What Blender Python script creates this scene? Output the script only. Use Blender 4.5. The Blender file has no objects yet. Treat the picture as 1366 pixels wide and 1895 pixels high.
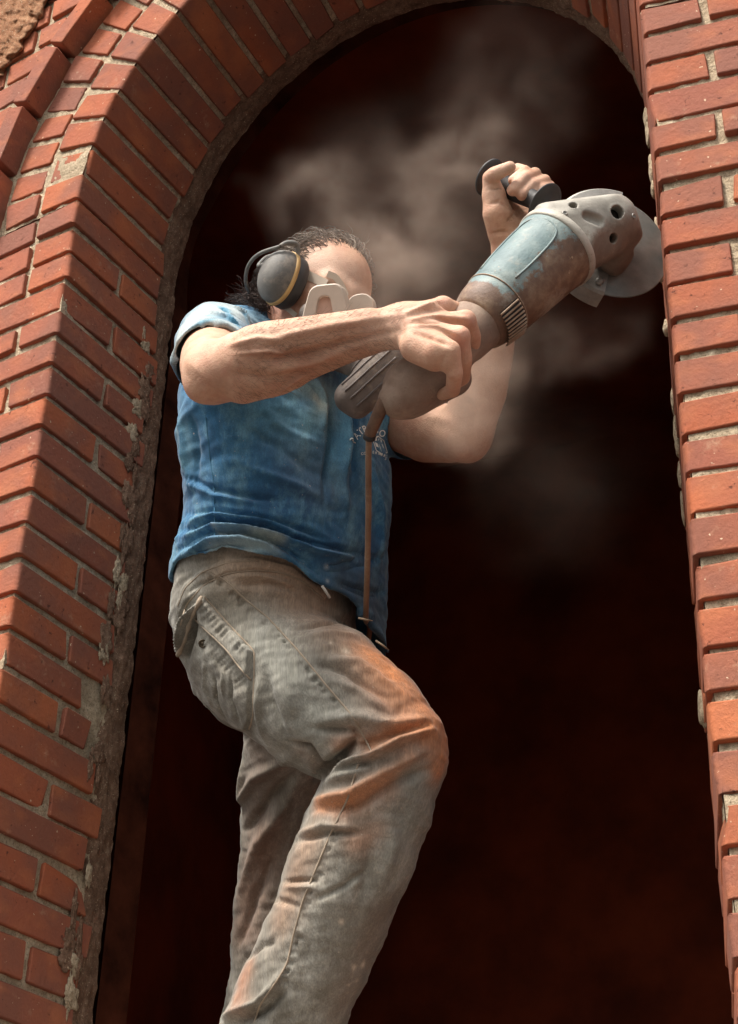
import bpy, bmesh, math, random
import numpy as np
from mathutils import Vector, Matrix, noise as mnoise
from mathutils.bvhtree import BVHTree
random.seed(7); rng = np.random.default_rng(7)
R = math.radians
scene = bpy.context.scene
COL = scene.collection

# ------------------------------------------------------------------ camera
F = 3043.4                                   # focal length in photograph pixels
PITCH, ROLL, CAMZ = R(32.598), R(1.604), 1.6
_fw = Vector((0, math.cos(PITCH), math.sin(PITCH)))
_up0 = Vector((0, -math.sin(PITCH), math.cos(PITCH)))
_rt = Vector((1, 0, 0)) * math.cos(ROLL) + _up0 * math.sin(ROLL)
_up = -Vector((1, 0, 0)) * math.sin(ROLL) + _up0 * math.cos(ROLL)
CAM = Vector((0, 0, CAMZ))
cd = bpy.data.cameras.new("camera"); cam = bpy.data.objects.new("camera", cd); COL.objects.link(cam)
cd.sensor_fit = 'VERTICAL'; cd.sensor_height = 24; cd.lens = 24 * F / 1895
cd.clip_start = 0.05; cd.clip_end = 500
m = Matrix((_rt, _up, -_fw)).transposed().to_4x4(); m.translation = CAM
cam.matrix_world = m
scene.camera = cam

# ------------------------------------------------------------------ light: bright overcast day, soft sun from high on the left
SUN_AZ, SUN_EL = R(-43), R(56)               # azimuth measured from the camera side (-y), negative is to the left
w = bpy.data.worlds.new("World"); scene.world = w; w.use_nodes = True
nt = w.node_tree; nt.nodes.clear()
sky = nt.nodes.new("ShaderNodeTexSky"); sky.sky_type = 'NISHITA'; sky.sun_disc = False
sdir = Vector((math.sin(SUN_AZ) * math.cos(SUN_EL), -math.cos(SUN_AZ) * math.cos(SUN_EL), math.sin(SUN_EL)))
sky.sun_elevation = SUN_EL; sky.sun_rotation = math.atan2(sdir.x, sdir.y)
sky.air_density = 1.5; sky.dust_density = 6.0; sky.ozone_density = 0.6
hs = nt.nodes.new("ShaderNodeHueSaturation"); hs.inputs['Saturation'].default_value = 0.25
bg = nt.nodes.new("ShaderNodeBackground"); bg.inputs['Strength'].default_value = 0.070
wo = nt.nodes.new("ShaderNodeOutputWorld")
nt.links.new(sky.outputs[0], hs.inputs['Color']); nt.links.new(hs.outputs[0], bg.inputs['Color']); nt.links.new(bg.outputs[0], wo.inputs[0])
sl = bpy.data.lights.new("sun", 'SUN'); sl.energy = 1.5; sl.angle = R(12); sl.color = (1.0, 0.93, 0.84)
so = bpy.data.objects.new("sun", sl); COL.objects.link(so)
so.rotation_euler = (-sdir).to_track_quat('-Z', 'Y').to_euler(); so.location = sdir * 20
scene.view_settings.view_transform = 'Standard'; scene.view_settings.look = 'None'
scene.view_settings.exposure = 1.66; scene.view_settings.gamma = 1.0
scene.cycles.use_denoising = True
scene.cycles.max_bounces = 8; scene.cycles.diffuse_bounces = 4; scene.cycles.volume_bounces = 1
scene.cycles.transparent_max_bounces = 8
scene.cycles.volume_step_rate = 1.0; scene.cycles.volume_max_steps = 128

# ------------------------------------------------------------------ helpers
def at(px, py, Z):
    """a point at depth Z along the view axis through a pixel of the photograph"""
    px, py, Z = float(px), float(py), float(Z)
    return CAM + Z * (_fw + ((px - 683) / F) * _rt + ((947.5 - py) / F) * _up)
def atn(px, py, Z): return np.array(at(px, py, Z))
def link(o, parent=None):
    COL.objects.link(o)
    if parent is not None: o.parent = parent
    return o
def tag(o, label, cat, group=None, kind=None):
    if label: o["label"] = label
    if cat: o["category"] = cat
    if group: o["group"] = group
    if kind: o["kind"] = kind
    return o
def empty(name, loc=(0, 0, 0)):
    o = bpy.data.objects.new(name, None); o.location = loc; o.empty_display_size = .05; COL.objects.link(o); return o
def mesh_obj(name, verts, faces, mat=None, parent=None, smooth=True):
    me = bpy.data.meshes.new(name)
    me.from_pydata([tuple(map(float, v)) for v in verts], [], [tuple(map(int, f)) for f in faces]); me.update()
    if smooth: me.polygons.foreach_set("use_smooth", [True] * len(me.polygons))
    if mat: me.materials.append(mat)
    o = bpy.data.objects.new(name, me); link(o)
    if parent is not None: attach(o, parent)
    return o
def attach(o, parent):
    """parent without moving: meshes are written in world coordinates, things sit at plain offsets"""
    o.parent = parent
    loc = Vector((0, 0, 0)); p = parent
    while p is not None: loc += p.location; p = p.parent
    o.location = o.location - loc
    return o
def np_mesh(name, V, Q, mat=None, parent=None, smooth=True):
    me = bpy.data.meshes.new(name)
    V = np.asarray(V, dtype=np.float32); Q = np.asarray(Q, dtype=np.int32)
    n = Q.shape[1]
    me.vertices.add(len(V)); me.vertices.foreach_set("co", V.ravel())
    me.loops.add(Q.size); me.loops.foreach_set("vertex_index", Q.ravel())
    me.polygons.add(len(Q)); me.polygons.foreach_set("loop_start", np.arange(0, Q.size, n, dtype=np.int32))
    me.polygons.foreach_set("loop_total", np.full(len(Q), n, dtype=np.int32))
    if smooth: me.polygons.foreach_set("use_smooth", np.ones(len(Q), dtype=bool))
    me.update(calc_edges=True); me.validate()
    if mat: me.materials.append(mat)
    o = bpy.data.objects.new(name, me); link(o)
    if parent is not None: attach(o, parent)
    return o

# node helpers
def newmat(name):
    mt = bpy.data.materials.new(name); mt.use_nodes = True
    n = mt.node_tree; n.nodes.clear()
    out = n.nodes.new("ShaderNodeOutputMaterial"); b = n.nodes.new("ShaderNodeBsdfPrincipled")
    n.links.new(b.outputs[0], out.inputs[0])
    return mt, n, b
class NB:
    def __init__(s, n): s.n = n
    def new(s, t, **kw):
        x = s.n.nodes.new(t)
        for k, v in kw.items(): setattr(x, k, v)
        return x
    def L(s, a, b): s.n.links.new(a, b)
    def coord(s, kind='Object'): return s.new("ShaderNodeTexCoord").outputs[kind]
    def noise(s, vec, scale, detail=4, rough=.55, dist=0):
        x = s.new("ShaderNodeTexNoise"); x.inputs['Scale'].default_value = scale; x.inputs['Detail'].default_value = detail
        x.inputs['Roughness'].default_value = rough; x.inputs['Distortion'].default_value = dist
        if vec is not None: s.L(vec, x.inputs['Vector'])
        return x.outputs['Fac']
    def vor(s, vec, scale):
        x = s.new("ShaderNodeTexVoronoi"); x.inputs['Scale'].default_value = scale; s.L(vec, x.inputs['Vector']); return x.outputs['Distance']
    def ramp(s, fac, stops):
        x = s.new("ShaderNodeValToRGB"); e = x.color_ramp.elements
        while len(e) < len(stops): e.new(.5)
        for i, (p, c) in enumerate(stops):
            e[i].position = p; e[i].color = (*c, 1) if hasattr(c, '__len__') else (c, c, c, 1)
        s.L(fac, x.inputs[0]); return x.outputs[0]
    def mix(s, fac, a, b, mode='MIX'):
        x = s.new("ShaderNodeMix", data_type='RGBA', blend_type=mode)
        for sock, v in ((x.inputs[0], fac), (x.inputs[6], a), (x.inputs[7], b)):
            if isinstance(v, (int, float)): sock.default_value = v
            elif isinstance(v, tuple): sock.default_value = (*v, 1)
            else: s.L(v, sock)
        return x.outputs[2]
    def math(s, op, a, b=None):
        x = s.new("ShaderNodeMath", operation=op)
        for i, v in enumerate((a, b)):
            if v is None: continue
            if isinstance(v, (int, float)): x.inputs[i].default_value = v
            else: s.L(v, x.inputs[i])
        return x.outputs[0]
    def scale_vec(s, vec, sc, off=None):
        x = s.new("ShaderNodeMapping"); s.L(vec, x.inputs[0]); x.inputs['Scale'].default_value = sc
        if off is not None: s.L(off, x.inputs['Location'])
        return x.outputs[0]
    def bump(s, h, strength, dist, prev=None):
        x = s.new("ShaderNodeBump"); x.inputs['Strength'].default_value = strength; x.inputs['Distance'].default_value = dist
        s.L(h, x.inputs['Height'])
        if prev is not None: s.L(prev, x.inputs['Normal'])
        return x.outputs[0]
    def attr(s, name): 
        x = s.new("ShaderNodeAttribute"); x.attribute_name = name; return x
def simple(name, col, rough=.6, metal=0, var=.15, scale=40, bump=0.0, bscale=300):
    mt, n, b = newmat(name); k = NB(n); c = k.coord()
    nz = k.noise(c, scale, 5, .6)
    dark = tuple(x * (1 - var * 1.6) for x in col); lite = tuple(min(1, x * (1 + var * 1.4)) for x in col)
    k.L(k.ramp(nz, [(.3, dark), (.7, lite)]), b.inputs['Base Color'])
    b.inputs['Roughness'].default_value = rough; b.inputs['Metallic'].default_value = metal
    if bump: k.L(k.bump(k.noise(c, bscale, 4), bump, .002), b.inputs['Normal'])
    return mt
# ------------------------------------------------------------------ wall: a convex tower wall with a radial round-arched opening
TX, TY, TR = 2.2724, 6.8630, 5.3434          # tower axis and radius (camera stands at x=y=0)
TL, TRR = R(-32.2), R(-20.2); TM = (TL + TRR) / 2
A = TR * (TRR - TL) / 2                      # half width of the opening, .56 m
ZS = CAMZ + 2.195; CO = 0.067; JT = 0.0118   # springing, course height, joint
DB = 0.265                                   # depth of the brick reveal
ZF = CAMZ + 0.40                             # floor the man stands on
def yaw_at(s):
    if s <= -A: return -(TM + s / TR)
    if s >= A: return -(TM + s / TR)
    t = (s + A) / (2 * A); return R(32.2) * (1 - t) + R(11.5) * t
def W(s, z, d, yaw=None):
    t = TM + s / TR; y = yaw_at(s) if yaw is None else yaw
    return Vector((TX + TR * math.sin(t) + d * math.sin(y), TY - TR * math.cos(t) + d * math.cos(y), z))
YL, YR = R(32.2), R(11.5)

def brick_material():
    mt, n, b = newmat("fired_brick"); k = NB(n)
    oi = k.new("ShaderNodeObjectInfo"); rnd = oi.outputs['Random']; c = k.coord()
    off = k.new("ShaderNodeCombineXYZ"); k.L(k.math('MULTIPLY', rnd, 37.0), off.inputs[0]); k.L(k.math('MULTIPLY', rnd, 91.0), off.inputs[1])
    v = k.scale_vec(c, (1, 1, 1), off.outputs[0])
    base = k.ramp(rnd, [(0.0, (.47, .165, .080)), (.13, (.40, .122, .062)), (.27, (.33, .118, .078)), (.42, (.41, .125, .060)), (.56, (.30, .108, .076)), (.70, (.44, .138, .066)), (.84, (.25, .105, .082)), (1.0, (.38, .118, .062))])
    big = k.noise(v, 9, 3, .5)
    base = k.mix(k.ramp(big, [(.40, 0.0), (.60, .75)]), base, (.235, .105, .082))       # kiln flashing
    big2 = k.noise(k.scale_vec(v, (1, 1, 1.7)), 14, 2, .5)
    base = k.mix(k.ramp(big2, [(.52, 0.0), (.75, .5)]), base, (.52, .19, .09))
    fine = k.noise(v, 240, 4, .7)
    base = k.mix(k.ramp(fine, [(.35, .16), (.6, 0.0)]), base, (.16, .06, .045))
    pit = k.noise(v, 70, 6, .72)
    pitm = k.ramp(pit, [(.635, 0.0), (.67, 1.0)])
    base = k.mix(k.math('MULTIPLY', pitm, .8), base, (.09, .035, .028))
    dust = k.noise(v, 26, 6, .75)
    dm = k.ramp(dust, [(.60, 0.0), (.72, .55)])
    base = k.mix(dm, base, (.46, .30, .22))
    spk = k.ramp(k.noise(v, 130, 2, .5), [(.735, 0.0), (.75, .8)])
    base = k.mix(spk, base, (.7, .6, .48))
    base = k.mix(1.0, base, (.96, .86, .74), 'MULTIPLY')
    k.L(base, b.inputs['Base Color'])
    b.inputs['Roughness'].default_value = .85; b.inputs['Specular IOR Level'].default_value = .3
    h = k.math('SUBTRACT', k.noise(v, 120, 6, .65), k.math('MULTIPLY', pitm, .5))
    k.L(k.bump(h, .8, .0022), b.inputs['Normal'])
    return mt
def mortar_material(name, c0, c1, c2):
    mt, n, b = newmat(name); k = NB(n); c = k.coord()
    g = k.noise(c, 260, 5, .75); bigc = k.noise(c, 13, 4, .6); mid = k.noise(c, 60, 5, .7)
    col = k.ramp(mid, [(.30, c0), (.52, c1), (.72, c2)])
    col = k.mix(k.ramp(bigc, [(.42, .0), (.65, .6)]), col, c0)
    col = k.mix(k.ramp(g, [(.38, .6), (.48, 0.0)]), col, (.12, .085, .06))
    gr = k.ramp(k.noise(c, 330, 2, .5), [(.66, 0.0), (.70, 1.0)])
    col = k.mix(gr, col, (.68, .60, .48))
    col = k.mix(1.0, col, (1.0, .92, .80), 'MULTIPLY')
    k.L(col, b.inputs['Base Color']); b.inputs['Roughness'].default_value = .95; b.inputs['Specular IOR Level'].default_value = .2
    h = k.math('ADD', k.math('MULTIPLY', k.noise(c, 180, 6, .8), 1.0), k.math('MULTIPLY', k.noise(c, 45, 4, .7), 1.2))
    k.L(k.bump(h, 1.0, .006), b.inputs['Normal'])
    return mt
M_BRICK = brick_material()
M_MORTAR = mortar_material("lime_mortar", (.40, .33, .25), (.66, .57, .45), (.84, .77, .64))
M_BED = mortar_material("dirty_bedding_mortar", (.17, .105, .078), (.31, .20, .15), (.46, .345, .27))

wall = empty("brick_wall", (TX - TR * .5, TY - TR * .87, 0))
tag(wall, "curved red brick wall with raked pale mortar joints round a tall arched opening", "wall", kind="thing")

# corner index bits: 0 s, 1 z, 2 d
_FACES = []
for ax in range(3):
    for side in (0, 1):
        u, v = [(1, 2), (2, 0), (0, 1)][ax]
        ring = []
        for (bu, bv) in ((0, 0), (1, 0), (1, 1), (0, 1)):
            c = [0, 0, 0]; c[ax] = side; c[u] = bu; c[v] = bv; ring.append(tuple(c))
        if side == 0: ring.reverse()
        _FACES.append((ax, side, u, v, ring))
def hex_data(P, bev=.003, bedge=None):
    """bevelled block from 8 corners P[(i,j,k)]; bedge maps an edge (axis,(other two bits)) to its own bevel width"""
    verts, idx, norms, faces = [], {}, [], []
    cen = sum(P.values(), Vector()) / 8
    def wdt(axis, c):
        key = (axis, tuple(c[i] for i in range(3) if i != axis)); return (bedge or {}).get(key, bev)
    for fi, (ax, side, u, v, ring) in enumerate(_FACES):
        pts = [P[c] for c in ring]; nrm = (pts[2] - pts[0]).cross(pts[3] - pts[1])
        fc = sum(pts, Vector()) / 4
        if nrm.dot(fc - cen) < 0: nrm = -nrm
        nrm.normalize(); loop = []
        for c in ring:
            cu = list(c); cu[u] ^= 1; cv = list(c); cv[v] ^= 1
            du = (P[tuple(cu)] - P[c]).normalized(); dv = (P[tuple(cv)] - P[c]).normalized()
            p = P[c] + du * wdt(v, c) + dv * wdt(u, c)
            idx[(fi, c)] = len(verts); verts.append(p); norms.append(nrm); loop.append(idx[(fi, c)])
        q = [verts[i] for i in loop]
        if (q[1] - q[0]).cross(q[2] - q[0]).dot(nrm) < 0: loop.reverse()
        faces.append(loop)
    fmap = {(f[0], f[1]): i for i, f in enumerate(_FACES)}
    def addf(l):
        pts = [verts[i] for i in l]; c = sum(pts, Vector()) / len(pts)
        nn = (pts[1] - pts[0]).cross(pts[2] - pts[0])
        if nn.dot(c - cen) < 0: l = l[::-1]
        faces.append(l)
    for ax in range(3):
        o1, o2 = [i for i in range(3) if i != ax]
        for b1 in (0, 1):
            for b2 in (0, 1):
                cs = []
                for e in (0, 1):
                    c = [0, 0, 0]; c[ax] = e; c[o1] = b1; c[o2] = b2; cs.append(tuple(c))
                f1, f2 = fmap[(o1, b1)], fmap[(o2, b2)]
                addf([idx[(f1, cs[0])], idx[(f1, cs[1])], idx[(f2, cs[1])], idx[(f2, cs[0])]])
    for c in P: addf([idx[(fmap[(ax, c[ax])], c)] for ax in range(3)])
    return verts, faces, norms
def make_brick(P, bev=.003, bedge=None, name="brick", parent=wall, jit=.0009, mat=None):
    P = {c: p + Vector((random.gauss(0, jit), random.gauss(0, jit), random.gauss(0, jit))) for c, p in P.items()}
    verts, faces, norms = hex_data(P, bev, bedge)
    if mat is None:
        c0 = sum(verts, Vector()) / len(verts)
        for _ in range(random.choice((0, 0, 1, 1, 2, 3))):
            cc = random.choice(list(P.values())); dd = random.uniform(.003, .010)
            for i_, v_ in enumerate(verts):
                if (v_ - cc).length < .017: verts[i_] = v_ + (c0 - v_).normalized() * dd * random.uniform(.6, 1.2)
    cen = sum(verts, Vector()) / len(verts)
    me = bpy.data.meshes.new(name); me.from_pydata([v - cen for v in verts], [], faces); me.update()
    me.polygons.foreach_set("use_smooth", [True] * len(me.polygons))
    me.normals_split_custom_set_from_vertices([tuple(nn) for nn in norms])
    me.materials.append(mat or M_BRICK)
    o = bpy.data.objects.new(name, me); o.location = cen; link(o); attach(o, parent); return o
LOOSE = ([], [])                              # bricks outside the picture, joined
def brick(s0, s1, z0, z1, d0, d1, y0=None, y1=None, seen=True, bev=.003, bedge=None, dj=.0015):
    d0 = d0 + random.gauss(0, dj)
    P = {}
    for i, s, y in ((0, s0, y0), (1, s1, y1)):
        for j, z in ((0, z0), (1, z1)):
            for kk, d in ((0, d0), (1, d1)): P[(i, j, kk)] = W(s, z, d, y)
    if seen: return make_brick(P, bev, bedge)
    v, f, nn = hex_data(P, bev); b0 = len(LOOSE[0]); LOOSE[0].extend(v); LOOSE[1].extend([[i + b0 for i in q] for q in f])

# piers -----------------------------------------------------------------------
KLO = 27                                       # courses below the springing
for kc in range(0, KLO):
    z1 = ZS - CO * kc - JT / 2 + random.gauss(0, .0012); z0 = ZS - CO * (kc + 1) + JT / 2 + random.gauss(0, .0012)
    vis = kc < 26
    odd = kc % 2 == 1
    rb = {(1, (1, 0)): .009}; rbR = {(1, (0, 0)): .009}
    # left pier: corner brick, its closer on the reveal, then stretchers outward
    cut = DB + random.gauss(0, .009) + (.012 if 3 < kc < 9 else 0) - {14: .065, 15: .045, 16: .015}.get(kc, 0)
    front = .2 if (odd and kc > 2) else .097
    if odd:
        brick(-A - front, -A, z0, z1, 0, .142, YL, YL, vis, bedge=rb)
        brick(-A - .095, -A - random.uniform(0, .002), z0, z1, .142 + JT, cut, YL, YL, vis)
    else:
        brick(-A - front, -A, z0, z1, 0, cut, YL, YL, vis, bedge=rb)
    s = -A - front - JT
    n = 0
    while s > -A - 1.3:
        ln = .2 if not (kc <= 2 and n == 0) else .097
        brick(s - ln, s, z0, z1, 0, .1, None, None, vis and n < 2); s -= ln + JT; n += 1
    # right pier
    cutR = DB + random.gauss(0, .006)
    front = .2 if odd else .098
    if odd:
        brick(A, A + front, z0, z1, 0, .142, YR, YR, vis, bedge=rbR)
        brick(A + random.uniform(0, .002), A + .095, z0, z1, .142 + JT, cutR, YR, YR, vis)
    else:
        brick(A, A + front, z0, z1, 0, cutR, YR, YR, vis, bedge=rbR)
    s = A + front + JT; n = 0
    while s < A + 1.0:
        brick(s, s + .2, z0, z1, 0, .1, None, None, vis and n < 1); s += .2 + JT; n += 1
# arch rings ------------------------------------------------------------------
def ring(n, r0, r1, d0, d1, seen=lambda i: True, bev=.003, roundin=False):
    for i in range(n):
        p0 = math.pi * i / n; p1 = math.pi * (i + 1) / n
        g = JT / 2 / r0; P = {}
        dd0 = d0 + random.gauss(0, .0018); rr = random.gauss(0, .0012)
        dd1 = d1 + random.gauss(0, .007) if roundin else d1
        for a_, ph in ((0, p0 + g), (1, p1 - g)):
            for b_, r in ((0, r0 + rr), (1, r1)):
                for c_, d in ((0, dd0), (1, dd1)):
                    s = -r * math.cos(ph); z = ZS + r * math.sin(ph)
                    P[(a_, b_, c_)] = W(s, z, d, yaw_at(max(-A, min(A, s))))
        if seen(i): make_brick(P, bev, {(0, (0, 0)): .008} if roundin else None)
        else:
            v, f, nn = hex_data(P, bev); b0 = len(LOOSE[0]); LOOSE[0].extend(v); LOOSE[1].extend([[j + b0 for j in q] for q in f])
ring(26, A, A + .098, 0, DB, roundin=True)
ring(31, A + .098 + JT, A + .2, 0, .1, seen=lambda i: i < 14)
RH = A + .2 + .012
ring(16, RH, RH + .042, -.046, .06, seen=lambda i: i < 8)
# coursed wall beyond the hood ---------------------------------------------------
RB = RH + .042
for kc in range(0, 16):
    z0 = ZS + CO * kc + JT / 2; z1 = z0 + CO - JT; zm = (z0 + z1) / 2 - ZS
    if zm < RB: se = math.sqrt(max(0, RB * RB - zm * zm)) + .006
    else: se = 0
    s = -se; n = 0; first = random.choice((.1, .15, .2, .07))
    if zm >= RB: s = .9
    while s > -A - 1.3:
        ln = first if n == 0 else .2
        brick(s - ln, s, z0, z1, -.036, .08, None, None, n < 3 and kc < 14 and s < -.3); s -= ln + JT; n += 1
    if zm < RB:
        s = se; n = 0
        while s < A + 1.0:
            ln = .13 if n == 0 else .2
            brick(s, s + ln, z0, z1, -.036, .08, None, None, False); s += ln + JT; n += 1
o = mesh_obj("brick_field", LOOSE[0], LOOSE[1], M_BRICK, wall, smooth=False); o["kind"] = "stuff"

# mortar behind the bricks: rough sheets -------------------------------------------
def sheet(fn, nu, nv, amp=.003, fr=55, seedv=0.0):
    V = np.zeros(((nu + 1) * (nv + 1), 3)); Q = []
    for i in range(nu + 1):
        for j in range(nv + 1):
            p, nrm = fn(i / nu, j / nv)
            h = amp * (mnoise.noise(p * fr + Vector((seedv, 0, 0))) + .6 * mnoise.noise(p * fr * 2.7))
            V[i * (nv + 1) + j] = p + nrm * h
    for i in range(nu):
        for j in range(nv):
            a0 = i * (nv + 1) + j; Q.append((a0, a0 + nv + 1, a0 + nv + 2, a0 + 1))
    return V, np.array(Q)
parts = []
zb = ZS - CO * KLO
REC, RECR = .0100, .0085
def nf(s): t = TM + s / TR; return Vector((math.sin(t), -math.cos(t), 0))
def nrev(y, sg): return Vector((math.cos(y), -math.sin(y), 0)) * sg
parts.append(sheet(lambda u, v: (W(-A - RECR - u * 1.3, zb + v * (ZS - zb), REC, YL if u < .2 else None), nf(-A)), 120, 300))
parts.append(sheet(lambda u, v: (W(A + RECR + u * 1.0, zb + v * (ZS - zb), REC), nf(A)), 90, 300))
parts.append(sheet(lambda u, v: (W(-A - RECR, zb + v * (ZS - zb), REC + u * (DB - REC), YL), nrev(YL, 1)), 40, 300, .002))
parts.append(sheet(lambda u, v: (W(A + RECR, zb + v * (ZS - zb), REC + u * (DB - REC), YR), nrev(YR, -1)), 40, 300, .002))
def arch_pt(ph, r, d):
    s = -r * math.cos(ph); return W(s, ZS + r * math.sin(ph), d, yaw_at(max(-A, min(A, s))))
parts.append(sheet(lambda u, v: (arch_pt(u * math.pi, A + RECR + v * .235, .0065), nf(-A * math.cos(u * math.pi))), 300, 40))
parts.append(sheet(lambda u, v: (arch_pt(u * math.pi, A + RECR, REC + v * (DB - REC)), (W(0, ZS, .1) - arch_pt(u * math.pi, A, .1)).normalized()), 300, 44, .002))
def sp(u, v):
    ph = u * math.pi; r0 = RH + .03; c, s_ = math.cos(ph), math.sin(ph)
    lim = min(1.9 / max(1e-6, abs(c)), 1.05 / max(1e-6, s_)); r = r0 + v * (max(lim, r0 + .01) - r0)
    s = -r * c; return (W(s, ZS + r * s_, -.028), nf(s))
parts.append(sheet(sp, 160, 60))
def join_parts(parts):
    V, Q, b0 = [], [], 0
    for v, q in parts: V.append(v); Q.append(q + b0); b0 += len(v)
    return np.concatenate(V), np.concatenate(Q)
V, Q = join_parts(parts); np_mesh("mortar", V, Q, M_MORTAR, wall)

# the rough bedding strip behind the cut bricks and the dark inner lining ---------------
def prof_pt(t, off, d):
    """walk once round the opening: up the left reveal, over the arch, down the right; off moves into the masonry"""
    L1 = ZS - ZF; Lr = math.pi * A; tot = 2 * L1 + Lr; x = t * tot
    if x < L1: s, z, y = -A - off, ZF + x, YL
    elif x < L1 + Lr:
        ph = (x - L1) / A; s = -(A + off) * math.cos(ph); z = ZS + (A + off) * math.sin(ph); y = yaw_at(max(-A, min(A, s)))
    else: s, z, y = A + off, ZS - (x - L1 - Lr), YR
    return W(s, z, d, y)
def prof_n(t): return (prof_pt(t, -.01, .2) - prof_pt(t, 0, .2)).normalized()
def bed(u, v):
    p = prof_pt(u, .012 - .006 * math.sin(v * 3.1), DB - .02 + v * .078); nn = prof_n(u)
    return p + nn * (.004 * mnoise.noise(p * 22) + .003 * mnoise.noise(p * 60)), nn
V, Q = sheet(bed, 620, 34, .0022, 120); np_mesh("bedding_mortar", V, Q, M_BED, wall)
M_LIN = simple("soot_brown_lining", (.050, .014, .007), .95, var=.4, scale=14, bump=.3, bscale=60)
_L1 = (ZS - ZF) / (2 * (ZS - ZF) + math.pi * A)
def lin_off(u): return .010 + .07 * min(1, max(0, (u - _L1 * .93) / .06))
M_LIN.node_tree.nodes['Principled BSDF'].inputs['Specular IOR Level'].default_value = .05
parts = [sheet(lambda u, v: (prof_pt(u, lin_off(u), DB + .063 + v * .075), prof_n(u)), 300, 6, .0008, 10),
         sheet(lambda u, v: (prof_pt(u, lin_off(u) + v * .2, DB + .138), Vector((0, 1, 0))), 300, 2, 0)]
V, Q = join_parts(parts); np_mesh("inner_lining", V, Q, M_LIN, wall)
# lumps of old mortar standing out of the back edge of the right reveal
for i in range(13):
    t_ = random.uniform(.60, .985); p = prof_pt(t_, .0, DB - .035 + random.uniform(-.015, .02)); nn = prof_n(t_)
    bm = bmesh.new(); bmesh.ops.create_icosphere(bm, subdivisions=3, radius=1)
    sx, sz = random.uniform(.004, .007), random.uniform(.010, .034)
    for v in bm.verts:
        q = v.co.copy(); q *= 1 + .35 * mnoise.noise(q * 1.7 + Vector((i * 9, 0, 0)))
        v.co = p + nn * (q.x * sx) + Vector((0, 0, 1)) * (q.z * sz) + Vector((math.sin(YR), math.cos(YR), 0)) * (q.y * .016)
    me = bpy.data.meshes.new("mortar_lump"); bm.to_mesh(me); bm.free(); me.polygons.foreach_set("use_smooth", [True] * len(me.polygons)); me.materials.append(M_MORTAR)
    o = bpy.data.objects.new("mortar_lump", me); link(o); attach(o, wall)

# thin cement smears along the ragged back edge of the left reveal
for i in range(40):
    t_ = random.uniform(.06, .31); p = prof_pt(t_, .0004, DB - random.uniform(.0, .035)); nn = prof_n(t_)
    bm = bmesh.new(); bmesh.ops.create_icosphere(bm, subdivisions=4, radius=1); sz, sd_ = random.uniform(.012, .032), random.uniform(.005, .016)
    tang = Vector((math.sin(YL), math.cos(YL), 0))
    for v in bm.verts:
        q = v.co.copy(); q *= 1 + .9 * mnoise.noise(q * 2.3 + Vector((i * 7, 3, 0))); v.co = p + nn * (q.x * .0016) + Vector((0, 0, 1)) * (q.z * sz) + tang * (q.y * sd_)
    me = bpy.data.meshes.new("cement_smear"); bm.to_mesh(me); bm.free(); me.polygons.foreach_set("use_smooth", [True] * len(me.polygons)); me.materials.append(M_MORTAR if random.random() < .5 else M_BED)
    o = bpy.data.objects.new("cement_smear", me); link(o); attach(o, wall)

# spalled patch of raw brick high on the left
def to_wall(px_, py_, proud):
    d = (at(px_, py_, 1) - CAM); rr = TR + proud; ox, oy = CAM.x - TX, CAM.y - TY
    a = d.x ** 2 + d.y ** 2; b = 2 * (ox * d.x + oy * d.y); c = ox * ox + oy * oy - rr * rr; t = (-b - math.sqrt(b * b - 4 * a * c)) / (2 * a); return CAM + d * t
V, Fc, idx_ = [], [], {}
M_SPALL = mortar_material("raw_spalled_brick", (.26, .12, .065), (.42, .22, .13), (.60, .38, .25))
for i in range(76):
    for j in range(84):
        x, y = -60 + i * 2.4, -60 + j * 2.4; h = mnoise.noise(Vector((x * .09, y * .09, 1))) + .6 * mnoise.noise(Vector((x * .25, y * .25, 4)))
        edge = min(1 - (x / 96 + y / 150), (x + 52) / 60, (y + 50) / 70) + .22 * mnoise.noise(Vector((x * .05, y * .05, 9)))
        if edge > -.03: idx_[(i, j)] = len(V); V.append(to_wall(x, y, .036 + min(.012, max(-.02, edge * .10)) + .0045 * h))
for (i, j) in idx_:
    q = [(i, j), (i, j + 1), (i + 1, j + 1), (i + 1, j)]
    if all(k_ in idx_ for k_ in q): Fc.append([idx_[k_] for k_ in q])
mesh_obj("spalled_patch", V, Fc, M_SPALL, wall)

# sill and wall below, dark room behind, ground -------------------------------------------
M_STONE = simple("worn_sill_stone", (.30, .26, .22), .9, var=.3, scale=14, bump=.6)
pts = []
def slab(fn, name, mat, parent):
    P = {}
    for i in (0, 1):
        for j in (0, 1):
            for kk in (0, 1): P[(i, j, kk)] = fn(i, j, kk)
    return make_brick(P, .006, None, name, parent, 0, mat)
slab(lambda i, j, kk: W((-A - .02) if i == 0 else (A + .02), ZF - .09 + .09 * j, -.03 + kk * .50, YL if i == 0 else YR), "sill", M_STONE, wall)
M_WALLB = None
def wall_below():
    mt, n, b = newmat("brick_courses_far"); k = NB(n); c = k.coord('UV')
    x = k.new("ShaderNodeTexBrick"); k.L(c, x.inputs[0]); x.inputs['Color1'].default_value = (.36, .105, .045, 1); x.inputs['Color2'].default_value = (.28, .09, .042, 1)
    x.inputs['Mortar'].default_value = (.4, .34, .26, 1); x.inputs['Scale'].default_value = 1; x.inputs['Brick Width'].default_value = .214; x.inputs['Row Height'].default_value = .067; x.inputs['Mortar Size'].default_value = .007
    k.L(x.outputs[0], b.inputs['Base Color']); b.inputs['Roughness'].default_value = .85
    k.L(k.bump(x.outputs[1], -.6, .01), b.inputs['Normal'])
    return mt
mt = wall_below(); V, Fc, UV = [], [], []
N = 40
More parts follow.
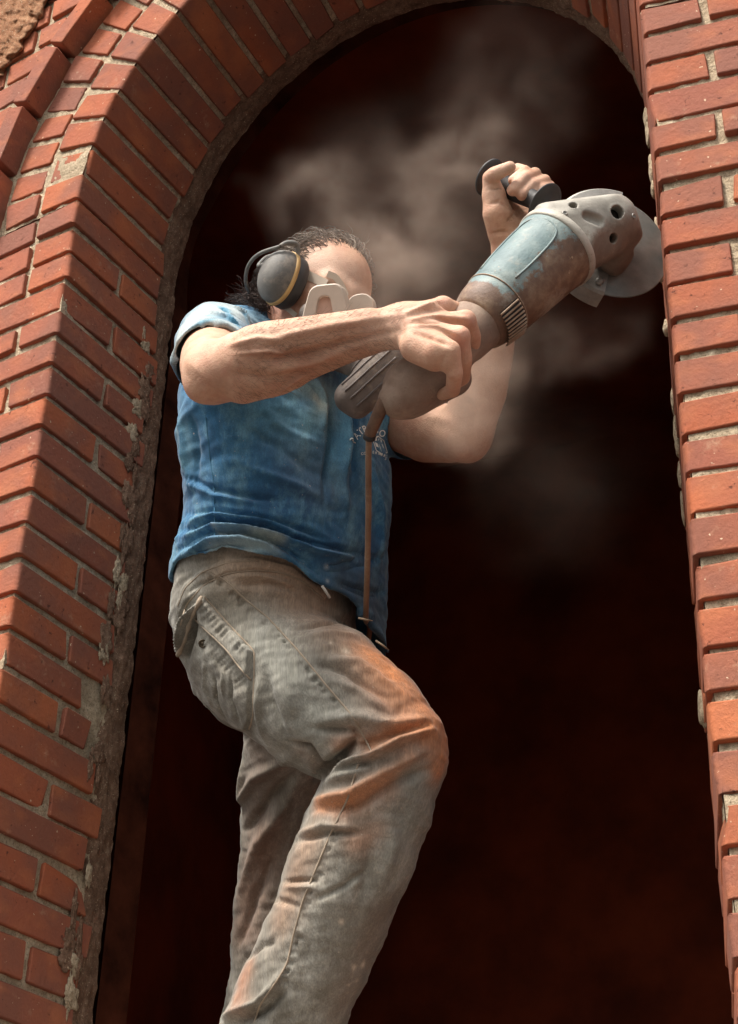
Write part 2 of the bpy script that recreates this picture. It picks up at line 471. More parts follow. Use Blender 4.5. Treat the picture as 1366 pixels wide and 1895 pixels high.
for i in range(N + 1):
    s = -A - 1.3 + i / N * (2 * A + 2.3)
    for z in (-.1, ZS - CO * KLO if True else 0): V.append(W(s, min(z, ZF - .09), .002, None)); UV.append((s, z))
for i in range(N): Fc.append((2 * i, 2 * i + 2, 2 * i + 3, 2 * i + 1))
o = mesh_obj("lower_wall", V, Fc, mt, wall, smooth=False)
uvl = o.data.uv_layers.new(name="UVMap")
for lp in o.data.loops: uvl.data[lp.index].uv = UV[lp.vertex_index]

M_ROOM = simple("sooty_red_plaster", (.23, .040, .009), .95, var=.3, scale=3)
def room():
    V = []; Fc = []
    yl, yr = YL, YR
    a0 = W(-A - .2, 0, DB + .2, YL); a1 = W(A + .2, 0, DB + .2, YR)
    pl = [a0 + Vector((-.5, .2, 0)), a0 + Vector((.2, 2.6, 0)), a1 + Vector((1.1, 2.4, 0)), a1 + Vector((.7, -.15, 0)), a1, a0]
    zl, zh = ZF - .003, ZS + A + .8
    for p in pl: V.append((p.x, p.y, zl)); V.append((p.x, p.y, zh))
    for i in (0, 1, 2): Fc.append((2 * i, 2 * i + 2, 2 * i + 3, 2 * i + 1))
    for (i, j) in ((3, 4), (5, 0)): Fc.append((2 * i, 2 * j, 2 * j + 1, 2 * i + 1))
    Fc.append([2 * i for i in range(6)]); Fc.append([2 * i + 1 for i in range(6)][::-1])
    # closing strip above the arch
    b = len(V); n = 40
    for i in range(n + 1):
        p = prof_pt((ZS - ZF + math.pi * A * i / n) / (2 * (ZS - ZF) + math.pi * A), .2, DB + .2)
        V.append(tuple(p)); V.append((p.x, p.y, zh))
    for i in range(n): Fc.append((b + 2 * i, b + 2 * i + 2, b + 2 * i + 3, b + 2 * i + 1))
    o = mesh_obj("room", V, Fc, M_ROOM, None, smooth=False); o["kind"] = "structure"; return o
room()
mg = simple("worn_pavement", (.055, .050, .046), .9, var=.25, scale=2.5, bump=.3, bscale=30)
g = mesh_obj("ground", [(-150, -150, 0), (150, -150, 0), (150, 150, 0), (-150, 150, 0)], [(0, 1, 2, 3)], mg, None, smooth=False); g["kind"] = "structure"
# ------------------------------------------------------------------ soft-body modelling: distance fields meshed with sparse surface nets
def g3(p): return np.asarray(p, dtype=np.float32)
def rcone(a, b, ra, rb):
    a, b = g3(a), g3(b); ba = b - a; L2 = max(float(ba @ ba), 1e-12)
    def f(P):
        q = P - a; t = np.clip(q @ ba / L2, 0, 1)
        q = q - t[:, None] * ba
        return np.sqrt(np.einsum('ij,ij->i', q, q)) - (ra + (rb - ra) * t)
    f.lo = np.minimum(a - ra, b - rb); f.hi = np.maximum(a + ra, b + rb); return f
def ball(c, r): return rcone(c, g3(c) + 1e-5, r, r)
def ellip(c, axes, rad):
    c = g3(c); M = np.array([g3(v) / np.linalg.norm(v) for v in axes], dtype=np.float32); rad = g3(rad)
    def f(P):
        q = (P - c) @ M.T; k0 = np.linalg.norm(q / rad, axis=1); k1 = np.linalg.norm(q / (rad * rad), axis=1)
        return k0 * (k0 - 1) / np.maximum(k1, 1e-6)
    m_ = float(rad.max()); f.lo = c - m_; f.hi = c + m_; return f
def chain(st):
    fs = [rcone(st[i][0], st[i + 1][0], st[i][1], st[i + 1][1]) for i in range(len(st) - 1)]
    return union(fs, 0)
def smin(a, b, k):
    if k <= 0: return np.minimum(a, b)
    h = np.clip(.5 + .5 * (b - a) / k, 0, 1); return b + (a - b) * h - k * h * (1 - h)
def union(fs, k=.01):
    def f(P):
        d = None
        for g in fs:
            e = boxed(g, P, max(.03, 2.5 * k)); d = e if d is None else smin(d, e, k)
        return d
    f.lo = np.min([g.lo for g in fs], 0); f.hi = np.max([g.hi for g in fs], 0); return f
def boxed(g, P, marg):
    """evaluate g only near its own box; far away use the distance to that box"""
    if len(P) < 3000: return g(P)
    lo, hi = g.lo - marg, g.hi + marg
    q = np.maximum(np.maximum(lo - P, P - hi), 0); out = np.sqrt((q * q).sum(1)) + marg
    ins = out <= marg + 1e-9
    if ins.any(): out[ins] = g(P[ins])
    return out.astype(np.float32)
def tube(st, lat, fro):
    """torso: stations (centre, half width, half depth) joined along their own polyline; lat/fro give the section axes"""
    C = np.array([g3(s[0]) for s in st]); a = np.array([s[1] for s in st], dtype=np.float32); b = np.array([s[2] for s in st], dtype=np.float32)
    lat, fro = g3(lat), g3(fro); up = np.cross(lat, fro); up /= np.linalg.norm(up)
    if up[2] < 0: up = -up
    h = C @ up
    o = np.argsort(h); h, C, a, b = h[o], C[o], a[o], b[o]
    def f(P):
        hp = P @ up; hc = np.clip(hp, h[0], h[-1])
        c = np.stack([np.interp(hc, h, C[:, i]) for i in range(3)], 1)
        aa = np.interp(hc, h, a); bb = np.interp(hc, h, b); q = P - c
        x, y, zz = q @ lat, q @ fro, np.abs(hp - hc)
        k0 = np.sqrt((x / aa) ** 2 + (y / bb) ** 2 + (zz / np.minimum(aa, bb)) ** 2)
        k1 = np.sqrt((x / aa ** 2) ** 2 + (y / bb ** 2) ** 2 + (zz / np.minimum(aa, bb) ** 2) ** 2)
        return (k0 * (k0 - 1) / np.maximum(k1, 1e-6)).astype(np.float32)
    m_ = max(a.max(), b.max()); f.lo = C.min(0) - m_; f.hi = C.max(0) + m_; return f
def cut(f, pt, nrm, k=.004):
    """keep the side against nrm"""
    pt, nrm = g3(pt), g3(nrm); nrm = nrm / np.linalg.norm(nrm)
    def g(P): return -smin(-f(P), -((P - pt) @ nrm), k)
    g.lo, g.hi = f.lo, f.hi; return g
def minus(f, h, k=.003):
    def g(P): return -smin(-f(P), boxed(h, P, .03), k)
    g.lo, g.hi = f.lo, f.hi; return g
def mesh_sdf(f, h):
    lo = (f.lo - 4 * h).astype(np.float64); hi = f.hi + 4 * h
    n0 = np.ceil((hi - lo) / (16 * h)).astype(int)
    cells = np.stack(np.meshgrid(*[np.arange(n) for n in n0], indexing='ij'), -1).reshape(-1, 3)
    def keep(cells, size):
        c = (lo + (cells + .5) * size * h).astype(np.float32); out = np.empty(len(c), np.float32)
        for i in range(0, len(c), 400000): out[i:i + 400000] = f(c[i:i + 400000])
        return cells[np.abs(out) < size * h * .87 * 1.25 + h]
    cells = keep(cells, 16)
    sub = np.stack(np.meshgrid(*[np.arange(4)] * 3, indexing='ij'), -1).reshape(-1, 3)
    cells = keep((cells[:, None] * 4 + sub).reshape(-1, 3), 4)
    cells = (cells[:, None] * 4 + sub).reshape(-1, 3)
    N = n0 * 16 + 2; mul = np.array([N[1] * N[2], N[2], 1], dtype=np.int64)
    cid = cells @ mul
    offs = np.array([[i, j, k] for i in (0, 1) for j in (0, 1) for k in (0, 1)]); oid = offs @ mul
    allc = np.unique((cid[:, None] + oid).ravel())
    ijk = np.stack([allc // mul[0], (allc % mul[0]) // mul[1], allc % mul[1]], 1)
    P = (lo + ijk * h).astype(np.float32); val = np.empty(len(P), np.float32)
    for i in range(0, len(P), 400000): val[i:i + 400000] = f(P[i:i + 400000])
    cv = val[np.searchsorted(allc, (cid[:, None] + oid).ravel())].reshape(-1, 8)
    act = (cv.min(1) < 0) & (cv.max(1) >= 0)
    cid, cv, cells = cid[act], cv[act], cells[act]
    o = np.argsort(cid); cid, cv, cells = cid[o], cv[o], cells[o]
    edges = [(0, 1), (2, 3), (4, 5), (6, 7), (0, 2), (1, 3), (4, 6), (5, 7), (0, 4), (1, 5), (2, 6), (3, 7)]
    acc = np.zeros((len(cid), 3)); cnt = np.zeros(len(cid))
    for a_, b_ in edges:
        va, vb = cv[:, a_], cv[:, b_]; cr = (va < 0) != (vb < 0)
        t = np.where(cr, va / np.where(cr, va - vb, 1), 0)
        acc += cr[:, None] * (offs[a_] + t[:, None] * (offs[b_] - offs[a_])); cnt += cr
    V = lo + (cells + acc / cnt[:, None]) * h
    quads = []
    for ax in range(3):
        u, v = (ax + 1) % 3, (ax + 2) % 3
        e = np.zeros(3, int); e[ax] = 1
        va = cv[:, 0]; vb = cv[:, int(e @ [4, 2, 1])]
        cr = (va < 0) != (vb < 0)
        base = cid[cr]; inside = va[cr] < 0
        du = mul[u]; dv = mul[v]
        ids = np.stack([base, base - du, base - du - dv, base - dv], 1)
        pos = np.clip(np.searchsorted(cid, ids), 0, len(cid) - 1)
        ok = (cid[pos] == ids).all(1)
        q = pos[ok]; ins = inside[ok]
        q[~ins] = q[~ins][:, ::-1]
        quads.append(q)
    Q = np.concatenate(quads)
    return V, Q
def vnormals(V, Q):
    a = V[Q[:, 2]] - V[Q[:, 0]]; b = V[Q[:, 3]] - V[Q[:, 1]]; n = np.cross(a, b)
    out = np.zeros_like(V)
    for i in range(4): np.add.at(out, Q[:, i], n)
    return out / np.maximum(np.linalg.norm(out, axis=1), 1e-12)[:, None]
def relax(V, Q, it=2, lam=.5):
    E = np.concatenate([Q[:, [0, 1]], Q[:, [1, 2]], Q[:, [2, 3]], Q[:, [3, 0]]])
    deg = np.zeros(len(V)); np.add.at(deg, E[:, 0], 1); np.add.at(deg, E[:, 1], 1)
    for _ in range(it):
        S = np.zeros_like(V); np.add.at(S, E[:, 0], V[E[:, 1]]); np.add.at(S, E[:, 1], V[E[:, 0]])
        V = V + lam * (S / np.maximum(deg, 1)[:, None] - V)
    return V
class Surf:
    """a meshed surface that takes folds and stains along lines found on it"""
    def __init__(s, f, h, it=2):
        s.V, s.Q = mesh_sdf(f, h); s.V = relax(s.V, s.Q, it); s.refresh(); s.col = np.zeros((len(s.V), 4)); s.V0 = s.V.copy()
    def refresh(s):
        s.N = vnormals(s.V, s.Q); s.bvh = BVHTree.FromPolygons([tuple(v) for v in s.V.tolist()], s.Q.tolist())
    def hit(s, px, py):
        d = (at(px, py, 1.0) - CAM).normalized(); r = s.bvh.ray_cast(CAM, d)
        return None if r[0] is None else np.array(r[0])
    def line(s, pts, step=5):
        out = []
        for (x0, y0), (x1, y1) in zip(pts[:-1], pts[1:]):
            n = max(1, int(math.hypot(x1 - x0, y1 - y0) / step))
            for i in range(n): 
                h = s.hit(x0 + (x1 - x0) * i / n, y0 + (y1 - y0) * i / n)
                if h is not None: out.append(h)
        h = s.hit(*pts[-1])
        if h is not None: out.append(h)
        return np.array(out) if out else None
    def near(s, L, rad):
        lo, hi = L.min(0) - rad, L.max(0) + rad
        idx = np.nonzero(((s.V0 > lo) & (s.V0 < hi)).all(1))[0]
        if not len(idx): return idx, None, None
        D = np.empty(len(idx)); T = np.empty(len(idx)); P = s.V0[idx]
        for i in range(0, len(idx), 20000):
            d2 = ((P[i:i + 20000, None] - L[None]) ** 2).sum(2); j = d2.argmin(1)
            D[i:i + 20000] = np.sqrt(d2[np.arange(len(j)), j]); T[i:i + 20000] = j / max(1, len(L) - 1)
        return idx, D, T
    def fold(s, pts, amp, wid, taper=True, wave=0, asym=0.0):
        """ridge (amp>0) or crease (amp<0), metres; wid metres; asym adds a sharp crease along one side of the ridge"""
        L = s.line(pts)
        if L is None or len(L) < 2: return
        idx, D, T = s.near(L, wid * 3.2)
        if not len(idx): return
        k = np.exp(-(D / wid) ** 2) * amp
        if taper: k *= np.sin(np.clip(T, 0.02, .98) * math.pi) ** .6
        if wave: k *= .55 + .45 * np.sin(T * len(L) * wave)
        s.V[idx] += s.N[idx] * k[:, None]
    def stain(s, px, py, rpx, colr, a, Z=2.6, soft=1.0):
        h = s.hit(px, py)
        if h is None: return
        s.stain_line(h[None], rpx * Z / F, colr, a)
    def stain_poly(s, pts, rpx, colr, a, Z=2.6):
        L = s.line(pts)
        if L is not None: s.stain_line(L, rpx * Z / F, colr, a)
    def stain_line(s, L, rad, colr, a):
        idx, D, T = s.near(L, rad * 2)
        if not len(idx): return
        k = (a * np.exp(-(D / rad) ** 2))[:, None]
        c = s.col[idx]; al = c[:, 3:4]
        na = al + k * (1 - al)
        c[:, :3] = np.where(na > 1e-6, (c[:, :3] * al * (1 - k) + np.array(colr) * k) / np.maximum(na - al * k + 0 * k, 1e-6) if False else (c[:, :3] * al * (1 - k) + np.array(colr) * k) / np.maximum(al * (1 - k) + k, 1e-6), c[:, :3])
        c[:, 3:4] = na; s.col[idx] = c
    def px(s):
        q = s.V0 - np.array(CAM); z = q @ np.array(_fw)
        return np.stack([683 + F * (q @ np.array(_rt)) / z, 947.5 - F * (q @ np.array(_up)) / z], 1)
    def poly_mask(s, pts, soft):
        """1 inside a patch marked out on the visible side, falling to 0 over soft px at its edge"""
        p = s.px(); P = np.array(pts, float); lo, hi = P.min(0) - 3, P.max(0) + 3
        view = s.V0 - np.array(CAM); fac = (s.N * view).sum(1) < .2 * np.linalg.norm(view, axis=1) * .2
        idx = np.nonzero(((p > lo) & (p < hi)).all(1) & fac)[0]; q = p[idx]
        ins = np.zeros(len(idx), bool); D = np.full(len(idx), 1e9)
        for a, b in zip(P, np.roll(P, -1, 0)):
            c = ((a[1] > q[:, 1]) != (b[1] > q[:, 1])) & (q[:, 0] < (b[0] - a[0]) * (q[:, 1] - a[1]) / (b[1] - a[1] + 1e-9) + a[0]); ins ^= c
            ab = b - a; t = np.clip(((q - a) @ ab) / (ab @ ab + 1e-9), 0, 1); D = np.minimum(D, np.linalg.norm(q - a - t[:, None] * ab, axis=1))
        return idx, np.where(ins, np.clip(D / soft, 0, 1), 0)
    def raise_poly(s, pts, h, soft=4):
        idx, m_ = s.poly_mask(pts, soft); m_ = m_ * m_ * (3 - 2 * m_); s.V[idx] += s.N[idx] * (h * m_)[:, None]
    def stain_area(s, pts, colr, a, soft=14):
        idx, m_ = s.poly_mask(pts, soft); k = (a * m_)[:, None]; c = s.col[idx]; al = c[:, 3:4]
        c[:, :3] = (c[:, :3] * al * (1 - k) + np.array(colr) * k) / np.maximum(al * (1 - k) + k, 1e-6); c[:, 3:4] = al + k * (1 - al); s.col[idx] = c
    def piping(s, name, pts, r, mat, parent, lift=0.0, sides=6):
        L = s.line(pts, 4)
        if L is None or len(L) < 3: return None
        K = np.array([np.convolve(np.pad(L[:, i], 2, mode='edge'), np.ones(5) / 5, mode='valid') for i in range(3)]).T
        return tube_mesh(name, K + lift * 0, r, mat, parent, sides)
    def lumps(s, amp, sc, seedv=0.0, stretch=(1, 1, 1)):
        st = np.array(stretch)
        h = np.array([mnoise.noise(Vector(p)) for p in (s.V0 * sc * st + seedv)])
        s.V += s.N * (amp * h)[:, None]
    def build(s, name, mat, parent):
        o = np_mesh(name, s.V, s.Q, mat, parent)
        at_ = o.data.attributes.new("tint", 'FLOAT_COLOR', 'POINT'); at_.data.foreach_set("color", s.col.astype(np.float32).ravel())
        return o

def tube_data(pts, r, sides=8):
    P = np.array([np.array(p, float) for p in pts]); n = len(P)
    r = np.full(n, r) if np.isscalar(r) else np.array(r)
    T = np.gradient(P, axis=0); T /= np.maximum(np.linalg.norm(T, axis=1), 1e-12)[:, None]
    a = np.array([0, 0, 1.0]) if abs(T[0][2]) < .9 else np.array([1.0, 0, 0]); V = []
    for i in range(n):
        a = a - T[i] * (a @ T[i]); a /= np.linalg.norm(a); b = np.cross(T[i], a)
        for k in range(sides):
            w_ = 2 * math.pi * k / sides; V.append(P[i] + r[i] * (math.cos(w_) * a + math.sin(w_) * b))
    Fc = []
    for i in range(n - 1):
        for k in range(sides):
            k2 = (k + 1) % sides; Fc.append((i * sides + k, i * sides + k2, (i + 1) * sides + k2, (i + 1) * sides + k))
    return V, Fc, [tuple(range(sides))[::-1], tuple(range((n - 1) * sides, n * sides))]
def tube_mesh(name, pts, r, mat, parent, sides=8):
    V, Fc, caps = tube_data(pts, r, sides); return mesh_obj(name, V, Fc + caps, mat, parent)
def smooth_line(pts, n=8):
    """Catmull-Rom through the points"""
    P = [np.array(p, float) for p in pts]; P = [2 * P[0] - P[1]] + P + [2 * P[-1] - P[-2]]; out = []
    for i in range(1, len(P) - 2):
        for k in range(n):
            t = k / n; a, b, c, d = P[i - 1:i + 3]
            out.append(.5 * (2 * b + (c - a) * t + (2 * a - 5 * b + 4 * c - d) * t * t + (3 * b - a - 3 * c + d) * t ** 3))
    out.append(P[-2]); return out
# ------------------------------------------------------------------ the man: skeleton laid out in space
X = atn
def rp(px, Z): return px * Z / F
def cdir(x, y, toward):
    v = np.array(_rt) * x + np.array(_up) * y - np.array(_fw) * toward; return v / np.linalg.norm(v)
def st(px, py, Z, rpx): return (X(px, py, Z), rp(rpx, Z))

# right arm ------------------------------------------------------------------
armR = union([
    chain([st(420, 655, 2.62, 60), st(398, 652, 2.52, 62), st(393, 676, 2.40, 60), st(394, 690, 2.33, 56)]),
    chain([st(384, 702, 2.31, 44), st(372, 716, 2.31, 28)]),
    chain([st(396, 690, 2.325, 54), st(450, 676, 2.31, 64), st(505, 663, 2.30, 68), st(560, 646, 2.30, 59), st(640, 626, 2.29, 46), st(700, 612, 2.285, 40), st(748, 603, 2.28, 40)]),
    chain([st(470, 640, 2.28, 36), st(560, 622, 2.27, 34), st(680, 592, 2.27, 20)]),
    chain([st(450, 712, 2.30, 34), st(540, 690, 2.29, 26)]),
], .014)
palmR = union([
    chain([st(742, 600, 2.28, 36), st(790, 590, 2.28, 34)]),
    chain([st(752, 588, 2.285, 24), st(820, 568, 2.32, 19)]),
    chain([st(752, 598, 2.27, 26), st(862, 594, 2.275, 18)]),
    chain([st(752, 610, 2.26, 28), st(852, 622, 2.235, 18)]),
    chain([st(752, 620, 2.26, 30), st(834, 648, 2.205, 18)]),
    chain([st(772, 640, 2.235, 33), st(806, 655, 2.215, 33), st(828, 668, 2.21, 22)]),
], .010)
def finger(pts, k=.0): return chain(pts)
fingR = union([
    finger([st(820, 566, 2.32, 18), st(872, 586, 2.365, 15), st(886, 630, 2.395, 13.5), st(866, 660, 2.42, 11)]),
    finger([st(862, 592, 2.275, 19), st(874, 622, 2.295, 16.5), st(874, 650, 2.325, 15), st(858, 676, 2.36, 12)]),
    finger([st(850, 622, 2.235, 19), st(858, 664, 2.25, 16.5), st(856, 698, 2.285, 15), st(838, 712, 2.32, 12)]),
    finger([st(832, 650, 2.205, 18), st(842, 690, 2.21, 15.5), st(838, 722, 2.245, 14), st(818, 730, 2.28, 11)]),
    finger([st(770, 600, 2.31, 20), st(800, 640, 2.36, 15), st(826, 668, 2.385, 12)]),
], .0035)
# left arm -------------------------------------------------------------------
armL = union([
    chain([st(716, 772, 2.82, 52), st(790, 798, 2.74, 58), st(832, 803, 2.70, 54), st(862, 800, 2.67, 48)]),
    chain([st(862, 800, 2.67, 48), st(888, 725, 2.64, 50), st(906, 650, 2.62, 45), st(926, 545, 2.60, 35), st(942, 475, 2.575, 30), st(944, 445, 2.57, 31)]),
    chain([st(850, 812, 2.66, 36), st(868, 826, 2.68, 28)]),
], .016)
palmL = union([
    chain([st(942, 460, 2.57, 30), st(946, 420, 2.57, 30)]),
    chain([st(926, 430, 2.56, 24), st(921, 395, 2.55, 28), st(914, 362, 2.55, 21)]),
    chain([st(955, 425, 2.575, 24), st(985, 400, 2.60, 22)]),
    chain([st(940, 420, 2.575, 26), st(925, 360, 2.605, 20), st(930, 335, 2.615, 15)]),
    chain([st(945, 415, 2.58, 26), st(960, 360, 2.625, 18)]),
    chain([st(950, 415, 2.585, 26), st(990, 375, 2.63, 18)]),
], .010)
fingL = union([
    finger([st(914, 360, 2.55, 21), st(908, 330, 2.545, 15.5), st(915, 323, 2.53, 14.5), st(944, 309, 2.52, 11)]),
    finger([st(932, 335, 2.61, 15), st(958, 314, 2.60, 12), st(972, 317, 2.565, 11), st(950, 334, 2.545, 10)]),
    finger([st(958, 345, 2.62, 15), st(990, 322, 2.585, 12.5), st(970, 330, 2.545, 12.5), st(949, 352, 2.525, 11.5)]),
    finger([st(980, 358, 2.625, 14), st(1008, 334, 2.59, 11.5), st(984, 343, 2.545, 12), st(966, 361, 2.528, 11)]),
    finger([st(995, 372, 2.625, 13), st(1018, 345, 2.595, 10.5), st(1002, 350, 2.555, 10.5), st(988, 356, 2.54, 9.5)]),
], .003)
# head -----------------------------------------------------------------------
HC = X(586, 562, 2.68)
hr = cdir(-.75, .38, .54); hf = cdir(.5, -.21, .84); hf = hf - hr * (hf @ hr); hf /= np.linalg.norm(hf)
hu = np.cross(hf, hr); hu = hu if hu @ np.array(_up) > 0 else -hu
def H(f_, r_, u_): return HC + hf * f_ + hr * r_ + hu * u_
skull = union([
    ellip(H(-.008, 0, .026), (hr, hf, hu), (.076, .094, .088)),
    ellip(H(.030, 0, -.030), (hr, hf, hu), (.063, .060, .080)),
    rcone(H(.055, .03, -.075), H(.075, 0, -.085), .022, .024), rcone(H(.055, -.03, -.075), H(.075, 0, -.085), .022, .024),
    rcone(H(.0, .050, -.055), H(.055, .03, -.075), .020, .020), rcone(H(.0, -.050, -.055), H(.055, -.03, -.075), .020, .020),
    rcone(H(.072, .036, .030), H(.080, .008, .028), .013, .012), rcone(H(.072, -.036, .030), H(.080, -.008, .028), .013, .012),
    rcone(H(.086, 0, .018), H(.106, 0, -.020), .009, .014),
    rcone(H(.058, .045, -.005), H(.070, .025, -.010), .017, .014), rcone(H(.058, -.045, -.005), H(.070, -.025, -.010), .017, .014),
    rcone(H(.088, .014, -.052), H(.088, -.014, -.052), .008, .008),
], .016)
skull = minus(skull, union([ellip(H(.094, .032, .012), (hr, hf, hu), (.017, .014, .011)), ellip(H(.094, -.032, .012), (hr, hf, hu), (.017, .014, .011))], .002), .008)
skull = union([skull, ball(H(.070, .032, .010), .0135), ball(H(.070, -.032, .010), .0135)], .004)
neck = chain([(H(-.035, .0, -.05), .060), (X(560, 640, 2.74), .062), (X(540, 690, 2.76), .075)])
head = union([skull, neck], .03)
body = union([union([union([armR, palmR], .012), fingR], .005), union([union([armL, palmL], .012), fingL], .005), head], .0)

M_lat = cdir(.68, -.20, -.66); M_up = cdir(0.0, .86, -.42)
M_lat = M_lat - M_up * (M_lat @ M_up); M_lat /= np.linalg.norm(M_lat)
M_fro = np.cross(M_lat, M_up); M_fro = M_fro if M_fro @ np.array(_fw) < 0 else -M_fro

def skin_material():
    mt, n, b = newmat("dusty_skin"); k = NB(n); c = k.coord()
    a = k.attr("tint")
    base = k.ramp(k.noise(c, 22, 5, .6), [(.3, (.50, .27, .170)), (.5, (.60, .345, .225)), (.72, (.68, .42, .285))])
    base = k.mix(k.ramp(k.noise(c, 160, 3, .6), [(.45, 0.0), (.7, .25)]), base, (.45, .20, .13))
    base = k.mix(k.ramp(k.noise(c, 45, 5, .7), [(.48, 0.0), (.68, .55)]), base, (.50, .22, .14))
    base = k.mix(k.ramp(k.noise(c, 330, 2, .5), [(.68, 0.0), (.74, .45)]), base, (.30, .13, .08))
    base = k.mix(a.outputs['Alpha'], base, a.outputs['Color'])
    base = k.mix(k.ramp(k.noise(c, 9, 5, .65), [(.5, 0.0), (.75, .35)]), base, (.62, .46, .36))
    k.L(base, b.inputs['Base Color']); b.inputs['Roughness'].default_value = .62
    b.inputs['Subsurface Weight'].default_value = .12; b.inputs['Subsurface Radius'].default_value = (.012, .005, .003); b.inputs['Subsurface Scale'].default_value = .6
    k.L(k.bump(k.math('ADD', k.noise(c, 420, 4, .6), k.math('MULTIPLY', k.noise(c, 90, 3, .5), .8)), .6, .0018), b.inputs['Normal'])
    return mt
M_SKIN = skin_material()
man = empty("person", tuple(X(505, 1930, 2.45)))
tag(man, "man in dusty blue T-shirt and worn cargo jeans bracing to cut with the angle grinder", "person")
sk = Surf(body, .0021, 2)
# tendons, veins and muscle breaks on the near forearm and hand
for pts, am, wd in [
    ([(470, 640), (540, 618), (620, 602), (720, 586), (760, 580)], .0025, .008),
    ([(480, 668), (560, 655), (650, 632), (735, 612)], -.0045, .007),
    ([(500, 690), (575, 672), (640, 650)], .003, .009),
    ([(430, 690), (500, 700), (560, 690)], -.0025, .010),
    ([(420, 640), (480, 625), (520, 630)], .0022, .006), ([(440, 655), (500, 650), (540, 660)], .002, .004),
    ([(505, 735), (530, 715), (560, 695), (590, 688)], .0025, .005),
    ([(365, 700), (385, 725), (400, 745)], .002, .010),
    ([(748, 582), (785, 568), (815, 556)], .0030, .005), ([(752, 594), (810, 586), (866, 590)], .0030, .005),
    ([(758, 604), (810, 606), (850, 618)], .0026, .005), ([(770, 575), (820, 572), (862, 582)], -.002, .006),
    ([(765, 600), (815, 596), (855, 606)], -.002, .005), ([(765, 615), (800, 625), (835, 640)], -.003, .006),
    ([(738, 570), (742, 595), (745, 625)], -.002, .008),
    ([(905, 378), (925, 372), (945, 385), (958, 400)], -.002, .004), ([(938, 412), (955, 395), (972, 388)], -.003, .004),
    ([(908, 432), (925, 430), (945, 428)], -.0022, .004), ([(905, 350), (920, 350), (930, 348)], -.0018, .003),
    ([(860, 735), (880, 765), (875, 800)], -.003, .008), ([(790, 770), (840, 780)], .002, .012),
]: sk.fold(pts, am * 1.9, wd * .75)
for x, y in ((816, 556), (872, 590), (852, 642), (858, 620)): 
    h = sk.hit(x, y)
    if h is not None: sk.stain_line(h[None], .012, (.60, .27, .20), .45)
sk.stain_poly([(560, 480), (610, 490), (660, 520)], 40, (.55, .40, .31), .55)
sk.stain_poly([(495, 575), (530, 578)], 22, (.50, .17, .12), .5)
sk.stain_poly([(912, 350), (935, 320), (970, 330), (1000, 345)], 26, (.62, .43, .33), .4)
bodyo = sk.build("body", M_SKIN, man)

# shirt ------------------------------------------------------------------------
def SH(px, py, Z, a_, b_): return (X(px, py, Z), a_, b_)
torso = tube([SH(556, 650, 2.745, .085, .075), SH(535, 690, 2.735, .165, .105), SH(523, 760, 2.715, .192, .125), SH(528, 840, 2.695, .202, .140), SH(535, 920, 2.675, .190, .142), SH(530, 1000, 2.655, .183, .142), SH(518, 1080, 2.635, .190, .150), SH(512, 1150, 2.625, .195, .155), SH(520, 1230, 2.62, .19, .155)], M_lat, M_fro)
hem_a, hem_b, hem_c = X(450, 1034, 2.50), X(316, 1112, 2.66), X(706, 1182, 2.62)
hem_n = np.cross(hem_b - hem_a, hem_c - hem_a); hem_n /= np.linalg.norm(hem_n); hem_n = hem_n if hem_n[2] < 0 else -hem_n
def hemplane(P):
    x = P @ g3(M_lat); y = P @ g3(M_fro); return ((P - g3(hem_a)) @ g3(hem_n)) + .0055 * np.sin(x * 46 + 1.0) + .004 * np.sin(y * 70 + x * 23)
adR = X(394, 678, 2.40) - X(398, 645, 2.55); adR /= np.linalg.norm(adR)
adL = X(780, 798, 2.72) - X(700, 772, 2.80); adL /= np.linalg.norm(adL)
slR = cut(chain([st(445, 660, 2.66, 66), st(402, 636, 2.565, 74), st(393, 664, 2.46, 74), st(390, 684, 2.38, 78)]), X(392, 668, 2.452), adR)
slR = minus(slR, chain([st(393, 662, 2.48, 66), st(391, 676, 2.43, 69), st(390, 690, 2.36, 74)]), .002)
slL = cut(chain([st(676, 748, 2.82, 62), st(720, 774, 2.82, 66), st(790, 799, 2.75, 66)]), X(766, 790, 2.775), adL)
slL = minus(slL, chain([st(752, 786, 2.785, 60), st(806, 801, 2.73, 62)]), .002)
trap = chain([(X(412, 628, 2.60), .055), (X(480, 632, 2.69), .055), (X(560, 655, 2.76), .06), (X(640, 710, 2.80), .05), (X(690, 758, 2.81), .05)])
shirt = union([torso, trap, slR, slL], .022)
inner = tube([SH(530, 1000, 2.655, .172, .131), SH(518, 1080, 2.635, .183, .142), SH(512, 1150, 2.625, .188, .148), SH(520, 1230, 2.62, .183, .148)], M_lat, M_fro)
_sh0 = shirt
def shirt_hollow(P):
    d = _sh0(P); e = boxed(inner, P, .03)
    hp = hemplane(P); d = np.maximum(d, hp); e = np.maximum(e, -(hp + .10))       # hollow only near the hem
    return np.maximum(d, -e)
shirt_hollow.lo, shirt_hollow.hi = shirt.lo, shirt.hi
shs = Surf(shirt_hollow, .0028, 2)

